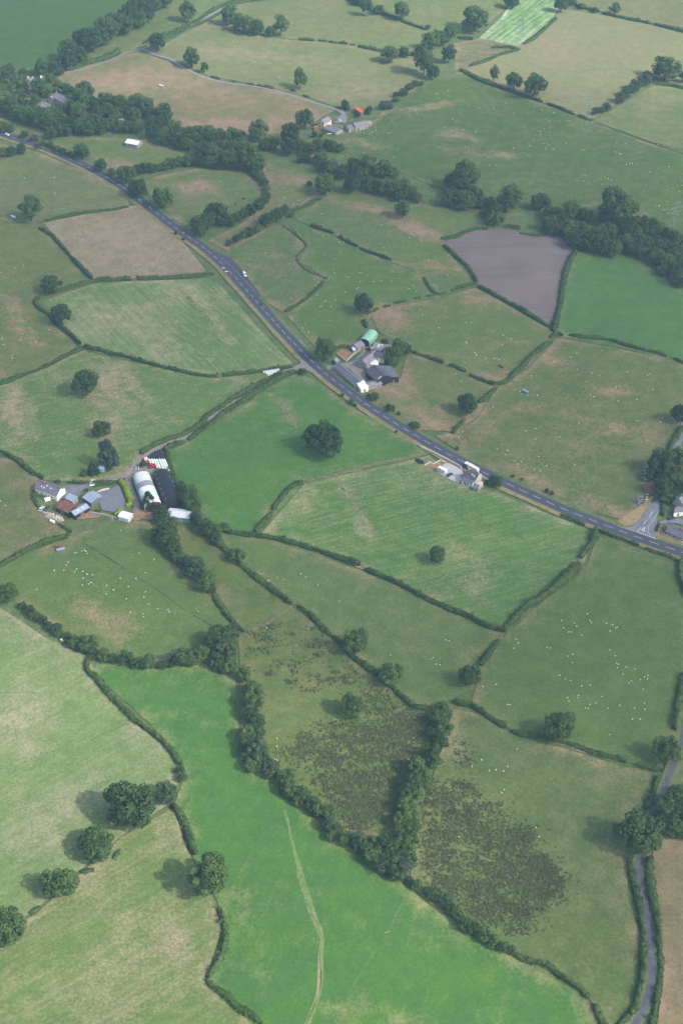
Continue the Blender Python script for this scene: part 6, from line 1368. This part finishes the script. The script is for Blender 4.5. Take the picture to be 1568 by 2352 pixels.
def heap(pts, h, mat, label, n_, sz, name, cat):
    g = np.array([wpt(p)[:2] for p in pts]); c = g.mean(0); A = np.cov(g.T) + np.eye(2) * .5; Lc = np.linalg.cholesky(A)
    V = []; F = []
    ico = bmesh.new(); bmesh.ops.create_icosphere(ico, subdivisions=1, radius=1); iv = np.array([v.co[:] for v in ico.verts]); fc = [[v.index for v in f.verts] for f in ico.faces]; ico.free()
    for i in range(n_):
        e = rng.normal(size=2); e = e / max(1, np.linalg.norm(e) / 1.6); q = c + Lc @ e; z = h * max(0, 1 - np.linalg.norm(e) / 1.7)
        s = sz * rng.uniform(.5, 1.3); o_ = len(V) * 0 + sum(len(x) for x in V)
        V.append(iv * s * rng.uniform(.6, 1.2, 3) * (1 + rng.normal(size=(len(iv), 1)) * .15) + np.array((q[0], q[1], float(hgt(*q)) + z))); F += [[a + o_ for a in f] for f in fc]
    o = obj(name, me_from(np.vstack(V), F), M[mat]); tag(o, label, cat, None, 'stuff')
heap(Z('yard', '260,650 480,720 380,740 300,660 420,700'), .9, 'palestone', 'rubble heap of pale stones at the left-hand farm', 120, .5, 'rubble_heap', 'rubble')
heap(Z('junc', '500,1420 680,1440 580,1490 600,1390'), 1.2, 'slate', 'grey heap of stone chippings beside the side road', 80, .6, 'stone_heap', 'heap')
heap(P(1, 2, '1300,825 1340,832 1320,840 1320,820'), .5, 'black', 'dark oval heap left of the bare terrace', 40, .7, 'dark_heap', 'heap')
heap(P(1, 1, '1060,295 1110,300 1085,285 1085,312'), .7, 'wood', 'grey brush pile left of the lone tree on the dry bank', 50, .8, 'brush_pile', 'brush pile')
heap(Z('junc', '740,860 730,1060 820,1290 700,1290'), .4, 'palestone', 'scattered pale sheets and rubbish round the ruined shed', 40, .6, 'scrap_pile', 'scrap')

# ------------------------------------------------------------------ sheep and cattle
def skin_animal(name, joints, edges, radii, mat):
    m = bpy.data.meshes.new(name); m.from_pydata(joints, edges, []); o = bpy.data.objects.new(name, m); COL.objects.link(o)
    sk = o.modifiers.new('s', 'SKIN'); sub = o.modifiers.new('d', 'SUBSURF'); sub.levels = 1
    for i, r in enumerate(radii): m.skin_vertices[0].data[i].radius = (r, r)
    m.skin_vertices[0].data[0].use_root = True
    dg = bpy.context.evaluated_depsgraph_get(); me2 = bpy.data.meshes.new_from_object(o.evaluated_get(dg)); bpy.data.objects.remove(o)
    me2.materials.clear(); me2.materials.append(M[mat]); return me2
J = [(0, 0, .72), (.42, 0, .74), (-.45, 0, .70), (.62, 0, .78), (.80, 0, .62), (.95, 0, .50), (.40, .15, .42), (.42, .16, .02), (.40, -.15, .42), (.42, -.16, .02), (-.42, .15, .42), (-.46, .16, .22), (-.43, .16, .02), (-.42, -.15, .42), (-.46, -.16, .22), (-.43, -.16, .02)]
E_ = [(0, 1), (0, 2), (1, 3), (3, 4), (4, 5), (1, 6), (6, 7), (1, 8), (8, 9), (2, 10), (10, 11), (11, 12), (2, 13), (13, 14), (14, 15)]
RD = [.34, .32, .33, .19, .12, .08, .10, .05, .10, .05, .12, .06, .05, .12, .06, .05]
sheep_me = skin_animal('sheep', J, E_, RD, 'wool'); cow_me = skin_animal('cow', [(x * 1.6, y * 1.7, z * 1.75) for x, y, z in J], E_, [r * 1.45 for r in RD], 'hide')
NS = [0]
FAR = []
def flock(c, r, s, label, group, sc=.62, me_=None, cat='sheep'):
    for p in P(c, r, s):
        q = at(p[0], p[1])
        if cat == 'sheep' and q[1] > 1010: FAR.append(q); continue
        o = obj(cat if cat == 'sheep' else 'cow', me_ or sheep_me); o.location = (q[0], q[1], q[2] + .12); k = sc * random.uniform(.85, 1.1)
        o.rotation_euler = (0, 0, random.uniform(0, 6.283)); o.scale = (k, k * 1.05, k); tag(o, label, cat, group)
flock(0, 3, '515,289 530,284 563,273 583,270 595,276 602,290 471,349 457,371 530,399 517,417 573,414 601,434 640,437 574,461 375,407 442,406 570,507 613,501 629,491 830,461 737,511 783,542 885,518 731,569 937,463 1005,423 960,289 1063,333 1004,555 993,590 873,603 1025,638 1090,672 1160,676 1169,692 1368,689 987,706 989,726 900,695 833,132 776,50 254,538 787,975', 'white sheep in the lower left pasture with the long pale trough', 'flock in the lower left pasture')
flock(2, 3, '730,752 743,803 818,770 834,792 778,832 798,832 868,853 925,753 936,767 907,707 1039,772 1081,782 1113,798 1102,804 1065,825 417,881 431,907 401,945 630,936 652,942 775,998 808,984 804,1042 1062,955 1097,996 1106,1046 1119,1055 1113,1077 1175,1071 1233,1088 1153,1121 714,1131 756,1154 790,1166 1209,1169 1273,1160 1299,1142 1322,1131 1320,1155', 'white sheep in the large flock at the right, upper half', 'large flock, upper half')
flock(2, 4, '186,29 279,17 357,156 376,157 771,108 779,130 846,92 842,107 869,27 924,22 1007,99 894,179 914,183 925,155 965,145 1047,181 1130,162 1230,182 1299,145 1304,189 1291,51 1196,8 1217,255 1272,257 1060,362', 'white sheep in the large flock at the right, nearer the big oak', 'large flock, lower half')
flock(2, 4, '425,462 181,538 232,611 277,606 330,614 360,583 112,583 336,741 318,763 553,1002 577,1065 22,1067', 'white sheep in the lower right pasture beside the rushes', 'flock beside the rushes')
flock(1, 3, '342,456 386,470 506,431 538,454 622,509 771,620 283,477', 'white sheep in the upper part of the middle pasture', 'sheep in the middle pasture, top')
flock(1, 3, '1498,887 1524,892 1401,1016 1413,1008 1431,1055 1462,1058 1123,992', 'white sheep in the middle pasture near the dark hedge tree', 'sheep in the middle pasture, bottom')
flock(1, 3, '475,925 269,802 380,1096', 'white sheep among the scattered rushes', 'sheep in the rush field, top'); flock(1, 4, '340,389 340,443 325,529 338,537 826,1022 1279,386', 'white sheep in the dense rush field', 'sheep in the rush field, bottom')
flock(2, 2, '521,243 675,145 793,112 835,84 724,26 1009,66 837,198 940,220 989,241 903,279 1106,317 1126,315 1321,237 1340,229 1358,338 1247,405 1119,416 931,370 951,386 446,350 494,377 562,377 259,457 408,337 848,565 551,605 484,620 716,662 549,677 1408,560 1423,530 360,756 347,785 287,747 452,833 431,849 573,798 543,885 581,896 627,863 820,854 49,629 22,665 1180,214', 'white sheep in the big right-hand pasture above the road', 'sheep in the right-hand pasture')
flock(2, 2, '72,8 78,18 144,97 133,82 210,120 268,122 284,121 301,131 66,152 323,25 355,216', 'white sheep in the pale pasture right of the farm', 'sheep in the pale pasture, lower'); flock(2, 1, '73,1051 108,1050 383,1163 328,1139', 'white sheep below the straight ploughed field hedge', 'sheep in the pale pasture, top')
flock(2, 2, '4,225 40,279 182,378', 'white sheep in the small pasture left of the dark oak', 'sheep in the small pasture')
flock(1, 1, '1325,960 1342,1000 1453,1088 1467,938 1495,942 1065,1068', 'white sheep in the pale pasture behind the green barn', 'sheep behind the green barn')
flock(1, 1, '477,384 485,438 500,452 513,436 545,436 660,454 764,496 773,500 782,515 797,502 661,582 771,562 740,611 730,684 737,710 818,735 838,740 907,709 921,708 961,723 911,770 1006,769 1056,764 1127,769 1180,746 1135,695 888,820 898,811 810,840 742,893 670,904 638,939 650,938 711,941 776,938 815,932 957,845 707,1037 536,1059 516,1088 556,1113 563,1120 838,1125 1245,816 1278,799 1299,834 1374,850 1251,818', 'white sheep in the pasture above the roadside farm tree', 'sheep above the roadside farm')
flock(1, 1, '265,569 435,681 467,608 585,681 598,750 613,799 632,808 656,787 618,858 438,882 628,773 698,745', 'white sheep in the small pasture beside the lay-by', 'sheep beside the lay-by')
flock(1, 1, '647,300 655,304 1058,376 1204,488 1250,465 1270,438 1325,481 1338,485 1074,534 1114,533 1382,620 1513,725 980,551 1370,868', 'white sheep in the riverside pasture left of the ploughed field', 'sheep in the riverside pasture')
flock(1, 1, '384,187 391,190 493,207 455,234', 'white sheep in the meadow right of the curved field', 'sheep right of the curved field'); flock(0, 1, '1353,96 1403,116 1447,157 1519,80 1265,120', 'white sheep in the curved field', 'sheep in the curved field')
flock(1, 1, '108,201 57,239', 'black cow standing in the curved field', 'black cows in the curved field', 1.1, cow_me, 'cow')
flock(0, 1, '175,53 370,50 378,52 383,154 379,166 388,276 440,265 136,1172', 'white sheep in the left pasture above the stubble field', 'sheep above the stubble field'); flock(0, 1, '53,953 160,1128 149,1152 152,1168 17,1154 15,1166 105,672 10,706 163,655 343,1099', 'white sheep in the pasture with the long bare streak', 'sheep by the bare streak'); flock(0, 2, '27,28 85,102 87,119 249,5', 'white sheep at the lower left of the bare streak', 'sheep at the lower bare streak')
flock(0, 2, '5,1104 41,1137', 'white sheep at the left edge beside the left-hand farm', 'sheep by the left-hand farm')
flock(1, 0, '240,400 262,398 184,430 275,436 296,437 355,535 362,540 618,497 680,530 690,585 873,540 750,602 890,615 45,320 48,335 33,290', 'white sheep in the upper pasture above the track', 'sheep in the upper pasture')
flock(1, 0, '1192,760 1258,799 1308,788 1297,764 1335,746 1453,683 1520,628 1090,795 1128,843 1014,880 1019,900 960,882 980,872 995,915 975,925 940,918 915,915 885,918 1106,918 1124,915 1007,958 1033,998 1003,1028 1012,1032 938,1057 1173,1026 1090,1075 1144,1086 1457,1017 1497,880 1545,824 1545,905 1440,648', 'white sheep on the hillside pasture near the hill barns', 'hillside flock, left')
flock(2, 0, '75,608 89,737 37,722 162,747 193,741 258,742 262,754 264,692 345,711 397,785 540,770 596,760 676,778 680,784 618,822 645,838 718,840 768,835 786,834 612,887 649,886 585,910 645,908 585,931 141,907 143,917 132,982 168,1011 66,1018 88,1021 400,1023 120,1062 539,966 510,1010 604,994 627,990 640,1005 622,1018 621,1033 660,1032 678,1031 762,993 868,1038 888,1037 1100,1051 1126,1062 1138,1065 1122,965 1110,985 1173,993 1342,1062 1393,999 1174,1136 1196,1130 1217,1133 1245,1135 1398,1162 1468,1151 280,1141 232,1146 52,897 8,840', 'white sheep on the hillside pasture at the right', 'hillside flock, right')
flock(2, 0, '805,222 851,201 765,205 928,287 991,270 730,264 1005,500 1043,491 1018,466 1105,505 1116,496 1098,493 1103,569 1005,575 986,556 970,603 852,575 850,563 757,717 802,707 900,681 735,690 971,668 985,668 1050,518 1510,306', 'white sheep in the pale sunlit field at the top right', 'sheep in the pale top right field')
flock(2, 1, '876,36 893,37 883,75 911,82 1001,61 1007,97 1028,51 1049,60 1072,68 625,138 597,152 495,185 1108,147 1113,160 1127,161 1340,13 1460,107 1495,123 1538,149 1383,244 1400,240 1402,248 1424,275 1440,273 1453,217 1551,42 1561,106 1296,137 1530,308 1461,298', 'white sheep on the hillside pasture above the big riverside wood', 'hillside flock, lower')
flock(0, 0, '45,833 124,860 1005,972', 'white sheep in the field by the river shed', 'sheep by the river shed')

V = np.array([v.co[:] for v in sheep_me.vertices]); SF = [list(p.vertices) for p in sheep_me.polygons]; FV = []; FF = []
for q in FAR:
    a = random.uniform(0, 6.283); c_, s_ = math.cos(a), math.sin(a); k = random.uniform(.55, .75)
    FF += [[i + len(FV) * len(V) for i in f] for f in SF]
    FV.append((V @ np.array(((c_, s_, 0), (-s_, c_, 0), (0, 0, 1)))) * k + q + np.array((0, 0, .12)))
o = obj('distant_sheep', me_from(np.vstack(FV), FF), M['wool']); tag(o, 'scattered far-off white sheep on the hillside and top fields', 'sheep', None, 'stuff')

# ------------------------------------------------------------------ rushes
def inside(pt, poly):
    x, y = pt; r = False; j = len(poly) - 1
    for i in range(len(poly)):
        xi, yi = poly[i][0], poly[i][1]; xj, yj = poly[j][0], poly[j][1]
        if (yi > y) != (yj > y) and x < (xj - xi) * (y - yi) / (yj - yi) + xi: r = not r
        j = i
    return r
def rushes(poly, n_, clump, mat, label, h=.8, nb=9, fld_=None):
    xs_ = [p[0] for p in poly]; ys_ = [p[1] for p in poly]
    C_ = []; cen = []
    while len(cen) < max(6, n_ // 14):
        q = (rng.uniform(min(xs_), max(xs_)), rng.uniform(min(ys_), max(ys_)))
        if inside(q, poly): cen.append((at(*q), rng.uniform(.6, 2.6)))
    for k_ in range(n_):
        c_, sg = cen[rng.integers(len(cen))]
        if rng.uniform() < .1: sg = 4.0
        q = c_[:2] + rng.normal(size=2) * np.array((sg * 1.5, sg)); C_.append((q[0], q[1], float(hgt(q[0], q[1]))))
    C_ = np.array(C_); Pn = np.repeat(C_, nb, 0)
    a = rng.uniform(0, 6.283, len(Pn)); rr = np.abs(rng.normal(size=len(Pn))) * .38
    Pn = Pn + np.c_[rr * np.cos(a), rr * np.sin(a), rng.uniform(.15, h, len(Pn)) * np.clip(1 - rr * .6, .2, 1)]
    Nn = np.c_[.6 * np.cos(a), .6 * np.sin(a), rng.uniform(.7, 1.8, len(Pn))] + rng.normal(size=(len(Pn), 3)) * .3
    V_, F_ = leaf_quads(Pn, Nn, rng.uniform(.14, .32, len(Pn)))
    o = obj('rush_tussocks', quads_mesh(V_, F_), M[mat]); tag(o, label, 'rushes', None, 'stuff')
upp = P(1, 3, '110,850 330,770 560,790 760,960 900,1060 1000,1176 900,1240 700,1260 300,1260 180,1150 110,1000')
rushes(upp, 520, .35, 'rush', 'scattered dark rush tussocks in the upper rush field', .7, 10)
den = P(1, 4, '400,380 620,280 780,250 900,250 950,60 1050,30 1180,120 1300,190 1400,200 1380,330 1320,420 1300,520 1200,620 1180,780 1130,960 1050,1020 860,1020 760,900 640,760 540,620 420,540 380,460')
rushes(den, 1900, .25, 'rush', 'dense brown rushes covering the lower rush field', .8, 8); rushes(den, 2800, .2, 'rushgreen', 'green coarse grass among the dense rushes', .6, 7)
rushes(P(1, 4, '900,260 1330,240 1310,420 1170,640 1110,900 900,990 760,880 640,700 620,500'), 1100, .2, 'rush', 'dark brown rushes thickest at the foot of the rush field', .8, 9)
rgt = P(1, 4, '1430,640 1480,690 1560,650') + P(2, 4, '40,680 130,720 230,770 330,860 430,960 520,1060 590,1176') + P(2, 5, '640,30 720,150 715,260 680,350 560,410 490,550 420,560 340,540 240,480 100,400 0,330 -120,260 -230,130 -220,30') + P(1, 4, '1340,1150 1350,1000 1360,850')
rushes(rgt, 3300, .22, 'rush', 'dense brown rushes in the lower right pasture', .8, 8); rushes(rgt, 2600, .22, 'rushgreen', 'green coarse grass among the lower right rushes', .6, 7)
rushes(P(2, 4, '0,340 70,370 90,560 60,640 0,600 -30,450'), 140, .2, 'rush', 'patch of reddish weeds beside the belt', .4, 6)

# ------------------------------------------------------------------ air and clouds
m = MB(); m.box(-7000, 7000, -3500, 9500, -14, 524)
M['haze'] = bpy.data.materials.new('haze'); M['haze'].use_nodes = True; N = M['haze'].node_tree.nodes; N.clear()
out = N.new('ShaderNodeOutputMaterial'); vol = N.new('ShaderNodeVolumePrincipled'); vol.inputs['Color'].default_value = (.45, .72, 1.0, 1); vol.inputs['Density'].default_value = HAZE_D; vol.inputs['Anisotropy'].default_value = .2
M['haze'].node_tree.links.new(vol.outputs[0], out.inputs['Volume'])
o = m.build('haze', M['haze']); tag(o, 'thin blue summer haze over the valley', 'haze', None, 'stuff')
def cloud(gx, gy, rx, ry, rz, dens, label, sd):
    c = Vector((gx, gy, 0)) + SUN * (1750.0 / SUN.z)
    bm = bmesh.new(); bmesh.ops.create_icosphere(bm, subdivisions=4, radius=1)
    g = np.random.default_rng(sd); ph = g.uniform(0, 6, 9)
    for v in bm.verts:
        x, y, z = v.co
        k = 1 + .10 * math.sin(3.1 * x + ph[0]) * math.cos(2.7 * y + ph[1]) + .07 * math.sin(6.3 * y + ph[2] + 2 * z) + .05 * math.sin(9 * x + 7 * z + ph[3])
        v.co = Vector((x * rx * k, y * ry * k, z * rz * k * (1.2 if z > 0 else .6)))
    me_ = bpy.data.meshes.new('cloud'); bm.to_mesh(me_); bm.free()
    mt = bpy.data.materials.new('cloud_vapour'); mt.use_nodes = True; N = mt.node_tree.nodes; N.clear()
    out = N.new('ShaderNodeOutputMaterial'); vol = N.new('ShaderNodeVolumePrincipled'); vol.inputs['Color'].default_value = (1, 1, 1, 1); vol.inputs['Density'].default_value = dens; vol.inputs['Anisotropy'].default_value = .5
    mt.node_tree.links.new(vol.outputs[0], out.inputs['Volume'])
    o = obj('cloud', me_, mt); o.location = c; tag(o, label, 'cloud', 'drifting clouds', 'stuff')
cloud(60, 850, 600, 370, 150, CLOUD_D, 'wide cloud drifting over the middle of the valley', 1)
cloud(300, 430, 260, 190, 110, CLOUD_D * 1.2, 'smaller cloud over the lower right fields', 2)
cloud(-340, 1420, 190, 190, 110, CLOUD_D * .9, 'small cloud over the far left fields', 3)
